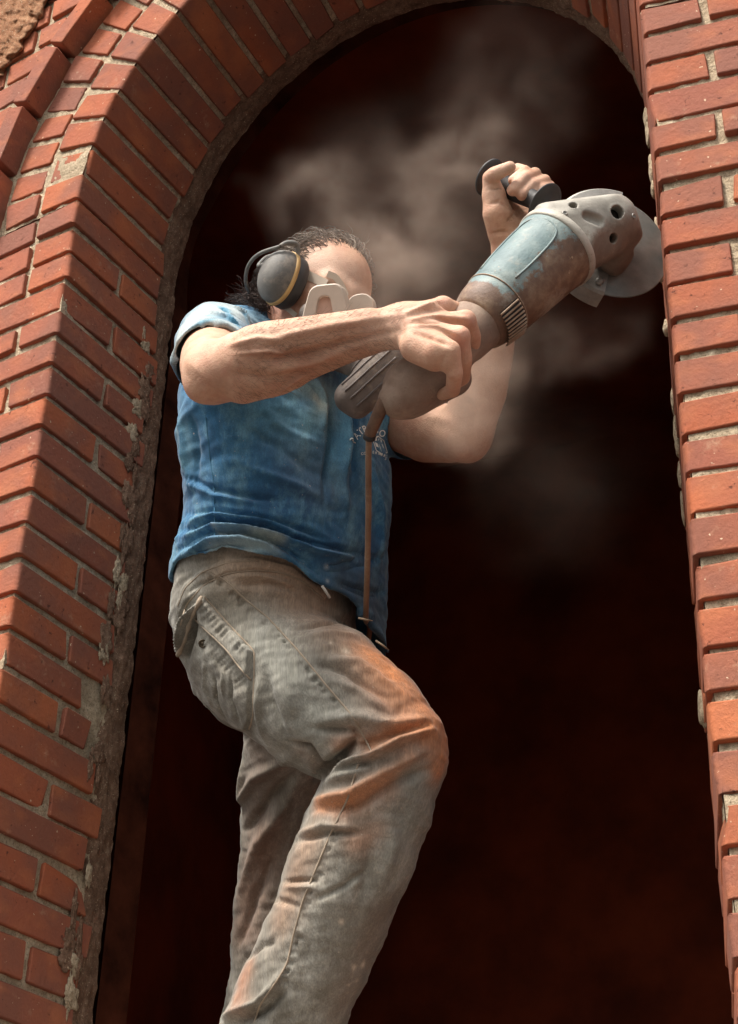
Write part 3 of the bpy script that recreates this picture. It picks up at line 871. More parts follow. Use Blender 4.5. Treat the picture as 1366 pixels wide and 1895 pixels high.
# trousers ---------------------------------------------------------------------
pelv = tube([SH(500, 960, 2.66, .150, .112), SH(500, 1010, 2.645, .155, .118), SH(494, 1090, 2.63, .160, .128), SH(490, 1160, 2.62, .158, .132), SH(500, 1225, 2.62, .13, .12)], M_lat, M_fro)
legR = chain([st(425, 1160, 2.575, 98), st(500, 1225, 2.55, 124), st(590, 1288, 2.50, 138), st(680, 1345, 2.455, 122), st(724, 1390, 2.43, 106), st(692, 1490, 2.42, 108), st(648, 1600, 2.41, 112), st(611, 1700, 2.41, 108), st(566, 1800, 2.41, 106), st(528, 1890, 2.41, 112), st(510, 1950, 2.41, 118)])
legL = chain([st(560, 1190, 2.76, 96), st(540, 1340, 2.81, 90), st(520, 1470, 2.83, 76), st(515, 1580, 2.82, 68), st(500, 1690, 2.80, 70), st(492, 1800, 2.78, 66), st(478, 1900, 2.76, 70), st(470, 1960, 2.75, 74)])
jeans = union([pelv, legR, legL], .03)
jeans = cut(jeans, X(500, 1950, 2.45), np.array([0, 0, -1.0]), .003)
jns = Surf(jeans, .0026, 2)
# folds, seams and dirt on the clothes ---------------------------------------------------------
def cloth_material(name, ramp_stops, streak, tintnoise, rough=.92, weave=900, bumpd=.0012, fade=None):
    mt, n, b = newmat(name); k = NB(n); c = k.coord(); a = k.attr("tint")
    base = k.ramp(k.noise(c, 11, 6, .65), ramp_stops)
    if fade: base = k.mix(k.ramp(k.noise(k.scale_vec(c, streak), 26, 6, .72), [(.46, 0.0), (.68, .8)]), base, fade)
    brk = k.noise(c, tintnoise, 6, .7)
    fac = k.math('MULTIPLY', a.outputs['Alpha'], k.ramp(brk, [(.28, .70), (.52, 1.0)]))
    base = k.mix(fac, base, a.outputs['Color'])
    th = k.noise(k.scale_vec(c, streak), weave, 2, .5)
    base = k.mix(k.ramp(th, [(.35, .38), (.62, 0.0)]), base, k.mix(1.0, base, (.35, .34, .33), 'MULTIPLY'))
    ln_ = k.noise(k.scale_vec(c, (streak[0], streak[1], streak[2] * .5)), 150, 3, .6)
    base = k.mix(k.ramp(ln_, [(.50, 0.0), (.70, .38)]), base, k.mix(1.0, base, (1.7, 1.7, 1.65), 'MULTIPLY'))
    spk = k.ramp(k.noise(c, 190, 2, .5), [(.74, 0.0), (.76, .6)])
    base = k.mix(spk, base, (.5, .42, .34))
    k.L(base, b.inputs['Base Color']); b.inputs['Roughness'].default_value = rough
    b.inputs['Sheen Weight'].default_value = .12; b.inputs['Sheen Roughness'].default_value = .5
    h = k.math('ADD', th, k.math('MULTIPLY', k.noise(c, 70, 4, .6), .9))
    k.L(k.bump(h, .5, bumpd), b.inputs['Normal'])
    return mt
M_SHIRT = cloth_material("faded_blue_cotton", [(.30, (.016, .072, .160)), (.52, (.026, .122, .245)), (.75, (.058, .20, .335))], (1, 1, .35), 30, fade=(.16, .33, .41))
M_JEANS = cloth_material("worn_dusty_denim", [(.30, (.14, .126, .10)), (.52, (.22, .20, .162)), (.75, (.33, .305, .255))], (1, 1, .12), 22, weave=520, bumpd=.0014, fade=(.40, .385, .335))

# shirt folds
for pts, am, wd in [
    ([(340, 880), (393, 905), (470, 920), (520, 926)], -.004, .007), ([(345, 895), (400, 918), (480, 932)], .004, .008),
    ([(345, 950), (401, 943), (500, 960), (565, 982), (610, 1000)], -.006, .007), ([(340, 968), (397, 953), (470, 960), (530, 978)], .006, .008),
    ([(328, 985), (397, 962), (452, 968), (500, 977), (536, 994), (609, 1011), (679, 1027)], -.008, .007),
    ([(326, 1000), (395, 972), (456, 977), (520, 995), (580, 1018), (650, 1030)], .008, .008),
    ([(322, 1020), (390, 984), (450, 985), (510, 1003), (560, 1035), (590, 1062)], -.007, .006),
    ([(320, 1040), (385, 1000), (445, 996), (490, 1006), (536, 1036)], .006, .007),
    ([(318, 1062), (365, 1025), (420, 1010), (480, 1014)], -.005, .006),
    ([(611, 740), (613, 800), (606, 870), (600, 930)], -.007, .009), ([(588, 705), (604, 745), (596, 800)], .005, .010),
    ([(640, 730), (641, 790), (632, 870), (640, 950)], .009, .014), ([(660, 735), (658, 800), (655, 880)], -.008, .009),
    ([(690, 860), (700, 950), (702, 1050)], .006, .016), ([(600, 1055), (650, 1045), (712, 1030)], -.005, .010),
    ([(560, 700), (590, 725), (612, 760)], -.003, .006), ([(480, 745), (520, 790), (580, 820)], .003, .012),
    ([(430, 780), (520, 830), (590, 880)], -.003, .012), ([(420, 850), (500, 880), (580, 910)], .003, .010),
    ([(350, 760), (365, 830), (362, 900)], -.003, .010), ([(318, 740), (335, 800), (352, 900)], .004, .012),
    ([(340, 610), (370, 590), (410, 588), (450, 600)], -.0025, .007), ([(385, 575), (420, 585), (445, 598)], .004, .005),
    ([(408, 568), (435, 582), (458, 600)], -.005, .005), ([(430, 566), (452, 580), (462, 594)], .004, .004),
    ([(345, 625), (375, 603), (420, 600)], .0025, .005), ([(315, 700), (322, 670), (335, 640)], .003, .006),
    ([(610, 1100), (650, 1130), (690, 1140)], .005, .012), ([(630, 1080), (680, 1100), (715, 1095)], -.005, .010),
]: shs.fold(pts, am * 2.1, wd * .66)
shs.lumps(.0055, 13, 3.1, (1, 1, 1.8)); shs.lumps(.0024, 34, 8.0, (1, 1, 2.4))
shs.refresh()
PALE = (.44, .50, .49)
shs.stain_poly([(345, 600), (385, 570), (420, 572)], 60, PALE, .95); shs.stain_poly([(325, 640), (335, 612), (360, 590)], 32, PALE, .9); shs.stain_poly([(400, 598), (440, 604)], 22, PALE, .8)
shs.stain_poly([(435, 570), (460, 590)], 14, (.42, .50, .52), .6)
shs.stain_poly([(412, 570), (428, 586), (440, 602)], 8, (.05, .26, .42), .95); shs.stain_poly([(345, 618), (372, 596), (395, 590)], 4, (.10, .33, .45), .7); shs.stain_poly([(395, 562), (420, 574)], 4, (.12, .34, .46), .6); shs.stain_poly([(452, 582), (460, 600)], 6, (.05, .24, .38), .8); shs.stain_poly([(385, 584), (410, 588)], 5, (.07, .30, .44), .6)
shs.stain_poly([(560, 710), (590, 730), (600, 760)], 34, (.30, .44, .44), .75); shs.stain_poly([(500, 760), (560, 790)], 60, (.10, .24, .29), .55); shs.stain_poly([(585, 735), (605, 765)], 10, (.50, .50, .40), .6)
shs.stain_poly([(340, 1060), (400, 1015), (450, 1005), (510, 1015)], 14, (.34, .44, .45), .75); shs.stain_poly([(325, 1100), (340, 1070), (400, 1032), (460, 1020)], 9, (.46, .54, .52), .8)
shs.stain_poly([(410, 985), (470, 988), (520, 1000)], 9, (.45, .50, .42), .7); shs.stain_poly([(345, 790), (350, 850)], 26, (.06, .17, .22), .6); shs.stain_poly([(640, 740), (635, 800), (630, 850)], 16, (.10, .28, .40), .6)
shs.stain_poly([(560, 850), (600, 900)], 50, (.10, .13, .16), .45); shs.stain_poly([(640, 1080), (690, 1120)], 60, (.035, .05, .075), .8)
shs.stain(604, 1049, 5, (.6, .62, .58), .9); shs.stain(606, 1075, 4, (.35, .38, .38), .7); shs.stain(396, 975, 6, (.6, .6, .5), .8)
shirt_o = shs.build("shirt", M_SHIRT, man)
shs.piping("side_seam", [(381, 770), (384, 800), (390, 860), (396, 890), (397, 950), (397, 1000)], .0009, simple('blue_seam', (.03, .12, .20), .9), shirt_o)

# trousers: pocket, waistband, folds
waist = [(324, 1120), (342, 1078), (375, 1050), (420, 1032), (480, 1030), (540, 1046), (596, 1084), (612, 1102), (600, 1112), (560, 1076), (520, 1060), (470, 1056), (420, 1062), (378, 1082), (345, 1120), (332, 1160)]
pocket = [(376, 1102), (420, 1152), (471, 1206), (470, 1262), (468, 1330), (460, 1352), (420, 1338), (380, 1300), (345, 1270), (326, 1240), (328, 1205), (345, 1140)]
flap = [(376, 1102), (420, 1152), (471, 1206), (466, 1258), (440, 1232), (420, 1204), (400, 1184), (372, 1158), (358, 1142)]
jns.raise_poly(waist, .004, 5); jns.raise_poly(pocket, .006, 6); jns.raise_poly(flap, .006, 5)
for pts, am, wd in [
    ([(539, 1374), (573, 1384), (600, 1425)], -.007, .008), ([(585, 1440), (612, 1418), (640, 1392), (658, 1368)], -.016, .011),
    ([(605, 1432), (641, 1412), (688, 1397), (740, 1368), (800, 1350)], .011, .009), ([(598, 1450), (640, 1435), (690, 1420)], .006, .010),
    ([(655, 1385), (720, 1362), (790, 1340)], -.007, .009), ([(594, 1331), (654, 1325), (730, 1342), (790, 1332)], .007, .014),
    ([(580, 1350), (640, 1352), (670, 1356)], -.006, .010), ([(543, 1166), (603, 1153), (660, 1149)], -.004, .008), ([(560, 1180), (620, 1172), (680, 1175)], .003, .010),
    ([(586, 1229), (641, 1242), (722, 1297)], -.006, .010), ([(600, 1215), (660, 1225), (730, 1275)], .005, .012), ([(600, 1255), (660, 1275), (720, 1320)], .004, .010),
    ([(577, 1482), (645, 1471), (705, 1431), (790, 1386)], .008, .011), ([(585, 1500), (660, 1492), (730, 1450), (800, 1420)], -.006, .011),
    ([(543, 1559), (609, 1541), (664, 1544)], -.005, .007), ([(550, 1545), (600, 1528), (650, 1530)], .004, .008),
    ([(521, 1632), (587, 1629)], -.005, .006), ([(530, 1642), (590, 1640)], .003, .007), ([(580, 1666), (638, 1640), (680, 1610)], -.004, .007), ([(500, 1660), (560, 1680)], -.003, .008),
    ([(382, 1892), (440, 1872), (481, 1856), (506, 1826), (530, 1795)], .009, .010), ([(400, 1905), (460, 1885), (500, 1862), (530, 1830)], -.007, .010),
    ([(455, 1780), (480, 1750), (510, 1745)], -.005, .010), ([(720, 1500), (730, 1560), (700, 1650)], .003, .016), ([(690, 1540), (680, 1620), (650, 1720)], -.003, .014),
    ([(490, 1240), (500, 1300), (530, 1370)], -.005, .012), ([(478, 1260), (480, 1330), (490, 1370)], .004, .010), ([(520, 1260), (550, 1330)], .003, .016),
    ([(400, 1250), (405, 1290), (425, 1325)], -.004, .006), ([(430, 1250), (435, 1290), (450, 1330)], -.004, .006), ([(385, 1220), (385, 1270), (400, 1305)], .003, .006), ([(416, 1240), (420, 1285)], .003, .006),
    ([(430, 1068), (480, 1066), (540, 1080)], .003, .006), ([(440, 1085), (500, 1078), (560, 1095)], -.003, .006), ([(350, 1100), (370, 1082), (400, 1070)], -.003, .005),
    ([(450, 1400), (448, 1480), (470, 1440), (540, 1400)], .006, .014), ([(455, 1540), (500, 1480), (545, 1430)], -.008, .014), ([(440, 1660), (480, 1560), (540, 1470)], .007, .016), ([(438, 1760), (470, 1660), (510, 1580)], -.007, .014),
    ([(330, 1210), (345, 1260), (400, 1320)], .003, .008), ([(374, 1108), (352, 1145), (340, 1185), (328, 1222)], .010, .008), ([(366, 1130), (356, 1170), (350, 1215)], -.012, .010),
]: jns.fold(pts, am * 2.0, wd * .66)
seamT = [(386, 1055), (420, 1076), (450, 1106), (497, 1144), (552, 1204), (603, 1267), (654, 1327), (680, 1375), (688, 1393)]
seamS = [(664, 1412), (655, 1440), (642, 1482), (613, 1540), (587, 1603), (561, 1665), (543, 1731), (532, 1782), (517, 1808), (481, 1859), (470, 1895)]
def walk(pts, step):
    out = []; acc = 0
    for (x0, y0), (x1, y1) in zip(pts[:-1], pts[1:]):
        L = math.hypot(x1 - x0, y1 - y0)
        while acc < L: out.append((x0 + (x1 - x0) * acc / L, y0 + (y1 - y0) * acc / L, (x1 - x0) / L, (y1 - y0) / L)); acc += step
        acc -= L
    return out
for seam, side, st_ in ((seamT, 1, 13), (seamS, -1, 17)):
    for x, y, dx, dy in walk(seam, st_):
        nx, ny = -dy * side, dx * side; ln = random.uniform(8, 22); sk_ = random.uniform(-.25, .25); j = random.uniform(-3, 3)
        p0 = (x + nx * 2 + dx * j, y + ny * 2 + dy * j); p1 = (x + nx * ln + dx * (j + sk_ * ln), y + ny * ln + dy * (j + sk_ * ln))
        jns.fold([p0, p1], -.0062 * random.uniform(.3, 1.2), .0046, taper=True)
for x, y, dx, dy in walk([(376, 1104), (420, 1152), (471, 1206)], 12) + walk([(358, 1150), (400, 1186), (420, 1206), (464, 1262)], 10):
    nx, ny = -dy, dx; ln = random.uniform(14, 24)
    jns.fold([(x + nx * 3, y + ny * 3), (x + nx * ln, y + ny * ln)], -.0046 * random.uniform(.2, 1.2), .0042, taper=False)
jns.lumps(.0045, 13, 1.7, (1, 1, 1.8)); jns.lumps(.0018, 42, 5.0, (1, 1, 2.2))
jns.refresh()
OR, OR2, TAN, GRY = (.58, .215, .075), (.46, .19, .085), (.40, .27, .18), (.29, .29, .25)
jns.stain_poly([(430, 1060), (520, 1060), (590, 1100)], 45, TAN, .8); jns.stain_poly([(560, 1120), (650, 1190), (700, 1240)], 50, (.36, .24, .165), .7)
jns.stain_poly([(480, 1180), (540, 1260), (580, 1320), (560, 1370)], 46, GRY, .65); jns.stain_poly([(400, 1090), (450, 1140)], 26, (.31, .28, .22), .6)
jns.stain_poly([(700, 1215), (760, 1280), (820, 1340)], 48, OR, 1.0); jns.stain_poly([(830, 1375), (815, 1420)], 28, OR, .9); jns.stain_poly([(740, 1290), (800, 1360)], 50, OR2, .6); jns.stain_poly([(690, 1380), (760, 1350), (810, 1345)], 20, OR, .7)
jns.stain_poly([(590, 1490), (650, 1478), (710, 1440), (760, 1405)], 16, OR, .85); jns.stain_poly([(640, 1500), (720, 1460)], 26, OR2, .5); jns.stain_poly([(630, 1380), (660, 1360)], 20, OR2, .6)
jns.stain_poly([(570, 1560), (540, 1640), (520, 1700)], 34, (.36, .22, .14), .7); jns.stain_poly([(700, 1540), (660, 1560)], 24, OR2, .45); jns.stain_poly([(770, 1450), (730, 1560)], 34, (.25, .255, .22), .6)
jns.stain_poly([(460, 1790), (440, 1840)], 20, OR2, .6); jns.stain_poly([(480, 1740), (500, 1760)], 20, (.32, .28, .23), .6); jns.stain_poly([(700, 1700), (660, 1800), (640, 1850)], 40, (.19, .125, .09), .55); jns.stain_poly([(590, 1420), (560, 1390)], 24, (.24, .15, .10), .5)
jns.stain_poly([(490, 1560), (470, 1640), (460, 1720)], 50, (.20, .10, .062), .75); jns.stain_poly([(480, 1400), (470, 1500)], 50, (.15, .095, .068), .7); jns.stain_poly([(440, 1860), (450, 1800)], 24, (.30, .13, .07), .5)
for x, y, r_ in ((640, 1205, 8), (612, 1190, 4), (655, 1790, 5), (672, 1785, 6), (660, 1815, 4), (645, 1822, 3), (632, 1706, 5)): jns.stain(x, y, r_, (.62, .5, .38), .9)
tro = jns.build("trousers", M_JEANS, man)
M_SEAM = simple("sandy_thread_edge", (.33, .26, .19), .9)
jns.piping("seam", seamT, .0015, M_SEAM, tro); jns.piping("seam", seamS, .0015, M_SEAM, tro)
for pts, r_ in (([(376, 1102), (420, 1152), (471, 1206), (470, 1262), (468, 1330), (460, 1352)], .0016), ([(358, 1143), (372, 1158), (400, 1184), (420, 1204), (440, 1232), (466, 1260)], .0014),
                ([(333, 1160), (345, 1118), (378, 1082), (420, 1061), (470, 1055), (520, 1059), (560, 1075), (600, 1110)], .0013), ([(326, 1130), (342, 1088), (375, 1058), (425, 1040), (480, 1038)], .0010)):
    jns.piping("seam", pts, r_, M_SEAM, tro)
# rolled left edge of the pocket, its snap stud, a frayed thread or two
L = jns.line([(374, 1104), (360, 1130), (350, 1155), (342, 1185), (330, 1212), (325, 1240)], 5)
rr = [.0030 + .0008 * math.sin(i * 1.3) + .0007 * math.sin(i * .7) for i in range(len(L))]
tube_mesh("pocket_edge", L, rr, M_SEAM, tro, 10)
h = Vector(jns.hit(375, 1191)); nn = (CAM - h).normalized()
def disc_lathe(name, c, axis, prof, mat, parent, n=24):
    axis = Vector(axis).normalized(); a = axis.orthogonal().normalized(); b = axis.cross(a); V = []; Fc = []
    c = Vector(c)
    for (w_, r_) in prof:
        for k_ in range(n):
            t = 2 * math.pi * k_ / n; V.append(c + axis * w_ + (a * math.cos(t) + b * math.sin(t)) * r_)
    for i in range(len(prof) - 1):
        for k_ in range(n): k2 = (k_ + 1) % n; Fc.append((i * n + k_, i * n + k2, (i + 1) * n + k2, (i + 1) * n + k_))
    Fc.append(tuple(range(n))[::-1]); Fc.append(tuple(range((len(prof) - 1) * n, len(prof) * n)))
    return mesh_obj(name, V, Fc, mat, parent)
M_STUD = simple("dull_brass_stud", (.10, .075, .05), .45, .8)
disc_lathe("stud", h, nn, [(-.002, .0065), (.0025, .0065), (.003, .005), (.0015, .004), (.0015, .002), (.003, .0018)], M_STUD, tro)
for p in ([(664, 1144, 2.44), (678, 1147, 2.43), (690, 1149, 2.44)], [(696, 1186, 2.46), (708, 1194, 2.45), (720, 1203, 2.45)]):
    tube_mesh("frayed_thread", [X(*q) for q in p], [.0018, .0015, .0008], simple("brown_thread", (.20, .14, .09), .9), tro, 6)
tube_mesh("waist_tag", [X(596, 1084, 2.49), X(604, 1096, 2.49), X(611, 1107, 2.49)], .0022, simple("white_tape", (.42, .38, .33), .8), tro, 6)
# boots, just below the picture
M_BOOT = simple("dusty_boot_leather", (.10, .07, .05), .8, var=.3, scale=20)
for px_, Z_ in ((515, 2.41), (472, 2.75)):
    b0 = X(px_, 1955, Z_); base = np.array([b0[0], b0[1], ZF]); fx = np.array([.72, -.69, 0])
    Vb, Qb = mesh_sdf(cut(union([rcone(base + [0, 0, .13], base + [0, 0, .04], .055, .048), rcone(base + fx * -.02 + [0, 0, .03], base + fx * .15 + [0, 0, .03], .045, .042)], .03), base, np.array([0, 0, -1.0])), .005)
    np_mesh("boot", relax(Vb, Qb, 2), Qb, M_BOOT, man)
# printing on the chest ------------------------------------------------------------------------
M_INK = simple("cracked_white_ink", (.78, .82, .78), .7, var=.1, scale=300)
INK = ([], [])
def ink_mesh(vs, fs):
    b0 = len(INK[0]); ok = True; out = []
    for (x, y) in vs:
        r = shs.bvh.ray_cast(CAM, (at(x, y, 1) - CAM).normalized())
        if r[0] is None: return
        out.append(r[0] + (CAM - r[0]).normalized() * .0016)
    INK[0].extend(out); INK[1].extend([[i + b0 for i in f] for f in fs])
def letter(ch, cx, cy, size, ang, sx=1.0):
    cu = bpy.data.curves.new("t", 'FONT'); cu.body = ch; cu.size = 1; cu.align_x = 'CENTER'; cu.offset = .012; cu.resolution_u = 3
    ob = bpy.data.objects.new("t", cu); COL.objects.link(ob); bpy.context.view_layer.update()
    me = ob.evaluated_get(bpy.context.evaluated_depsgraph_get()).to_mesh()
    vs = [(v.co.x * sx, v.co.y) for v in me.vertices]; fs = [tuple(p.vertices) for p in me.polygons]
    COL.objects.unlink(ob); bpy.data.objects.remove(ob); bpy.data.curves.remove(cu)
    ca, sa = math.cos(ang), math.sin(ang)
    ink_mesh([(cx + (x * ca - y * sa) * size, cy - (x * sa + y * ca) * size) for x, y in vs], fs)
for ch, x, y, an in (("P", 659, 818, 62), ("A", 665, 810, 50), ("T", 671, 803, 38), ("R", 678, 799, 24), ("I", 684, 797, 10), ("M", 695, 801, -4), ("O", 706, 808, -16), ("i", 716, 813, -28), ("N", 724, 820, -38)):
    letter(ch, x, y, 18, R(an), .85)
for poly in ([(689, 812), (700, 806), (711, 815), (718, 838), (708, 842), (696, 834)],):
    P = [Vector((x, y, 0)) for x, y in poly]; c_ = sum(P, Vector()) / len(P)
    for a_, b_ in zip(P, P[1:] + P[:1]):
        i0, i1 = a_ + (c_ - a_) * .14, b_ + (c_ - b_) * .14
        ink_mesh([(a_.x, a_.y), (b_.x, b_.y), (i1.x, i1.y), (i0.x, i0.y)], [(0, 1, 2, 3)])
for q in ([(701, 822), (708, 822), (714, 837), (706, 835)], [(694, 818), (699, 821), (701, 828), (696, 826)], [(701, 811), (707, 815), (706, 819), (700, 815)], [(693, 812), (697, 810), (698, 815), (694, 816)], [(702, 838), (716, 842), (716, 845), (702, 841)]): ink_mesh(q, [(0, 1, 2, 3)])
for i, ch in enumerate("CONSERVER"): letter(ch, 671 + i * 5.0, 842 - 3 * math.sin(i / 4 * 1.2) + max(0, i - 4) * 1.4, 7, R(12 - i * 4))
for i, ch in enumerate("SERV"): letter(ch, 713 + i * 4, 851 + i * 2, 7, R(-26))
mesh_obj("chest_print", INK[0], INK[1], M_INK, shirt_o, smooth=False)
# ------------------------------------------------------------------ angle grinder
def metal_paint(name, base_stops, rust, dirt_amt, rough=.55, metal=0.0, scl=18):
    mt, n, b = newmat(name); k = NB(n); c = k.coord()
    base = k.ramp(k.noise(c, scl, 6, .65), base_stops)
    r1 = k.ramp(k.noise(c, 34, 7, .75), [(.62 - dirt_amt, 0.0), (.68 - dirt_amt, .9)])
    base = k.mix(r1, base, rust)
    d = k.ramp(k.noise(c, 13, 5, .7), [(.52, 0.0), (.7, .6)])
    base = k.mix(d, base, (.45, .36, .27))
    base = k.mix(k.ramp(k.noise(c, 260, 3, .6), [(.62, 0.0), (.72, .5)]), base, (.12, .07, .05))
    k.L(base, b.inputs['Base Color']); b.inputs['Roughness'].default_value = rough; b.inputs['Metallic'].default_value = metal
    k.L(k.bump(k.math('ADD', k.noise(c, 300, 4, .6), k.math('MULTIPLY', r1, -.8)), .5, .001), b.inputs['Normal'])
    return mt
M_TEAL = metal_paint("scuffed_teal_paint", [(.30, (.10, .15, .155)), (.5, (.17, .23, .225)), (.72, (.30, .34, .31))], (.20, .12, .075), .03)
M_ALU0 = metal_paint("dusty_cast_aluminium", [(.30, (.30, .275, .23)), (.5, (.42, .39, .33)), (.75, (.55, .51, .44))], (.30, .22, .16), -.06, .6, .15)
M_RUST = metal_paint("caked_vent_plastic", [(.3, (.20, .13, .085)), (.5, (.30, .19, .12)), (.72, (.42, .29, .19))], (.12, .07, .045), .05, .8)
M_HAND = metal_paint("dusty_brown_handle", [(.3, (.17, .115, .085)), (.5, (.25, .17, .125)), (.72, (.34, .25, .19))], (.16, .085, .05), -.03, .8)
M_BLACK = simple("matt_black_rubber", (.03, .026, .025), .6, var=.2)
M_GREYP = simple("grey_plastic", (.14, .12, .11), .6, var=.2, scale=30)
M_STEEL = simple("dull_steel_guard", (.33, .31, .28), .5, .5, var=.25, scale=24, bump=.3)
M_HOLE = simple("dark_bore", (.018, .014, .012), .7)
def disc_mat():
    mt, n, b = newmat("cutting_disc"); k = NB(n); c = k.coord()
    col = k.ramp(k.noise(c, 40, 5, .6), [(.3, (.13, .14, .132)), (.7, (.22, .228, .212))])
    k.L(col, b.inputs['Base Color']); b.inputs['Roughness'].default_value = .45; b.inputs['Metallic'].default_value = .35
    w_ = k.noise(c, 160, 3, .6); k.L(k.bump(w_, .2, .0008), b.inputs['Normal']); return mt
M_DISC = disc_mat()
GA = np.array(X(885, 598, 2.35)); GB = np.array(X(1035, 455, 2.44))
ga = GB - GA; GL = np.linalg.norm(ga); ga /= GL
gn = cdir(.13, .33, .93); gn = gn - ga * (gn @ ga); gn /= np.linalg.norm(gn)      # spindle axis
gs = np.cross(ga, gn)                                                             # sideways
def G(t, n_=0.0, s_=0.0): return GA + ga * t + gn * n_ + gs * s_
grinder = empty("angle_grinder", tuple(G(.1)))
tag(grinder, "large scuffed teal angle grinder with pale gear head biting into the brick pier", "grinder")
hous = disc_lathe("motor_housing", G(0), ga, [(-.004, .040), (0, .0445), (.02, .0500), (.045, .0530), (.05, .0520), (.053, .0540), (.065, .0550), (.08, .0565), (.10, .0580), (.12, .0590), (.135, .0598), (.15, .0605), (GL - .030, .0620), (GL - .018, .0640), (GL - .006, .0640), (GL - .003, .055)], M_TEAL, grinder, 56)
def caked_paint():
    mt, n, b = newmat("teal_paint_caked_with_dust"); k = NB(n); c = k.coord(); a = k.attr("tint")
    base = k.ramp(k.noise(c, 16, 6, .65), [(.30, (.085, .14, .15)), (.5, (.15, .215, .215)), (.72, (.30, .345, .32))])
    cake = k.ramp(k.noise(c, 22, 6, .7), [(.30, (.10, .058, .038)), (.5, (.17, .10, .065)), (.72, (.33, .235, .15))])
    m1 = k.math('ADD', a.outputs['Alpha'], k.math('MULTIPLY', k.math('SUBTRACT', k.noise(c, 26, 6, .72), .5), 1.3))
    base = k.mix(k.ramp(m1, [(.46, 0.0), (.56, 1.0)]), base, cake)
    base = k.mix(k.ramp(k.noise(c, 12, 5, .7), [(.55, 0.0), (.7, .7)]), base, (.42, .38, .31))
    base = k.mix(k.ramp(k.noise(c, 55, 5, .75), [(.66, 0.0), (.69, .8)]), base, (.46, .34, .22))
    base = k.mix(k.ramp(k.noise(c, 240, 3, .6), [(.62, 0.0), (.72, .5)]), base, (.08, .05, .04))
    k.L(base, b.inputs['Base Color']); b.inputs['Roughness'].default_value = .58
    k.L(k.bump(k.math('ADD', k.noise(c, 260, 5, .65), k.noise(c, 60, 4, .7)), .5, .0015), b.inputs['Normal']); return mt
M_CAKE = caked_paint()
def cake_tint(o):
    me = o.data; co = np.empty(len(me.vertices) * 3, np.float32); me.vertices.foreach_get("co", co); co = co.reshape(-1, 3) + np.array(o.matrix_basis.translation) + np.array(grinder.location)
    q = co - GA; q = q - np.outer(q @ ga, ga); dn = cdir(.35, -.75, .2); al = np.clip(.45 + (q @ dn) / .060 * .62, 0, 1)
    t_ = (co - GA) @ ga; al = np.maximum(al, np.clip((.05 - t_) / .03, 0, 1) * .75)
    at_ = me.attributes.new("tint", 'FLOAT_COLOR', 'POINT'); at_.data.foreach_set("color", np.concatenate([np.zeros((len(al), 3)), al[:, None]], 1).astype(np.float32).ravel())
hous.data.materials[0] = M_CAKE; cake_tint(hous)
# moulded panel line and vents
tube_mesh("panel_line", smooth_line([G(.035 + .115 * t + .0, .052 * math.cos(a_) , .052 * math.sin(a_)) for t, a_ in []] or [G(.045, .0535 * math.cos(x), .0535 * math.sin(x)) for x in np.linspace(-1.6, 1.9, 10)], 4), .0011, M_RUST, hous, 6)
vdir = cdir(.05, -.62, .60); vdir = vdir - ga * (vdir @ ga); vdir /= np.linalg.norm(vdir); vs_ = np.cross(ga, vdir)
vg = None and disc_lathe("vent_band", G(.012), ga, [(0, .0475), (.003, .0498), (.030, .0535), (.033, .0515)], M_HOLE, hous, 48)
V, Fc = [], []
for i in range(13):
    for j, t in enumerate((.004, .040)):
        a_ = -.68 + i * .109; V.append(G(t) + (vdir * math.cos(a_) + vs_ * math.sin(a_)) * (.0500 + t * .13 + .0006))
for i in range(12): Fc.append((2 * i, 2 * i + 2, 2 * i + 3, 2 * i + 1))
mesh_obj("vent_slot", V, Fc, M_HOLE, hous)
for i in range(11):
    a_ = -.62 + i * .115; P_ = []
    for t in np.linspace(.004, .040, 6): rr_ = .0500 + (t * .13); P_.append(G(t) + (vdir * math.cos(a_) + vs_ * math.sin(a_)) * (rr_ + .0012))
    tube_mesh("vent_rib", P_, .0016, M_RUST, hous, 6)
# lighter nameplate lip on the visible flank
nd = cdir(-.35, .35, .85); nd = nd - ga * (nd @ ga); nd /= np.linalg.norm(nd); ns = np.cross(ga, nd)
def GC(t, a_, r): return G(t) + (nd * math.cos(a_) + ns * math.sin(a_)) * r
rad = lambda t: np.interp(t, [0, .02, .045, .053, .10, .15, GL], [.0445, .05, .053, .054, .058, .0605, .063])
loop = [(.060, -.75), (.105, -.80), (.150, -.75), (.172, -.55), (.178, -.1), (.170, .28), (.150, .42), (.100, .46), (.062, .44)]
tube_mesh("panel_edge", smooth_line([GC(t, a_, rad(t) + .0004) for t, a_ in loop], 6), .0018, M_TEAL, hous, 6)
# gear head
def alu_mat():
    mt, n, b = newmat("dusty_cast_aluminium_head"); k = NB(n); c = k.coord(); a = k.attr("tint")
    base = k.ramp(k.noise(c, 18, 6, .65), [(.30, (.22, .20, .17)), (.5, (.33, .305, .26)), (.75, (.48, .45, .39))])
    cake = k.ramp(k.noise(c, 30, 6, .7), [(.3, (.12, .080, .058)), (.6, (.20, .145, .108)), (.75, (.34, .27, .21))])
    m1 = k.math('ADD', a.outputs['Alpha'], k.math('MULTIPLY', k.math('SUBTRACT', k.noise(c, 40, 6, .75), .5), .9))
    base = k.mix(k.ramp(m1, [(.36, 0.0), (.62, .9)]), base, cake)
    base = k.mix(k.ramp(k.noise(c, 220, 3, .6), [(.62, 0.0), (.72, .4)]), base, (.20, .15, .11))
    k.L(base, b.inputs['Base Color']); b.inputs['Roughness'].default_value = .6; b.inputs['Metallic'].default_value = .1
    k.L(k.bump(k.math('ADD', k.noise(c, 260, 5, .65), k.noise(c, 60, 4, .7)), .4, .0012), b.inputs['Normal']); return mt
M_ALU = alu_mat()
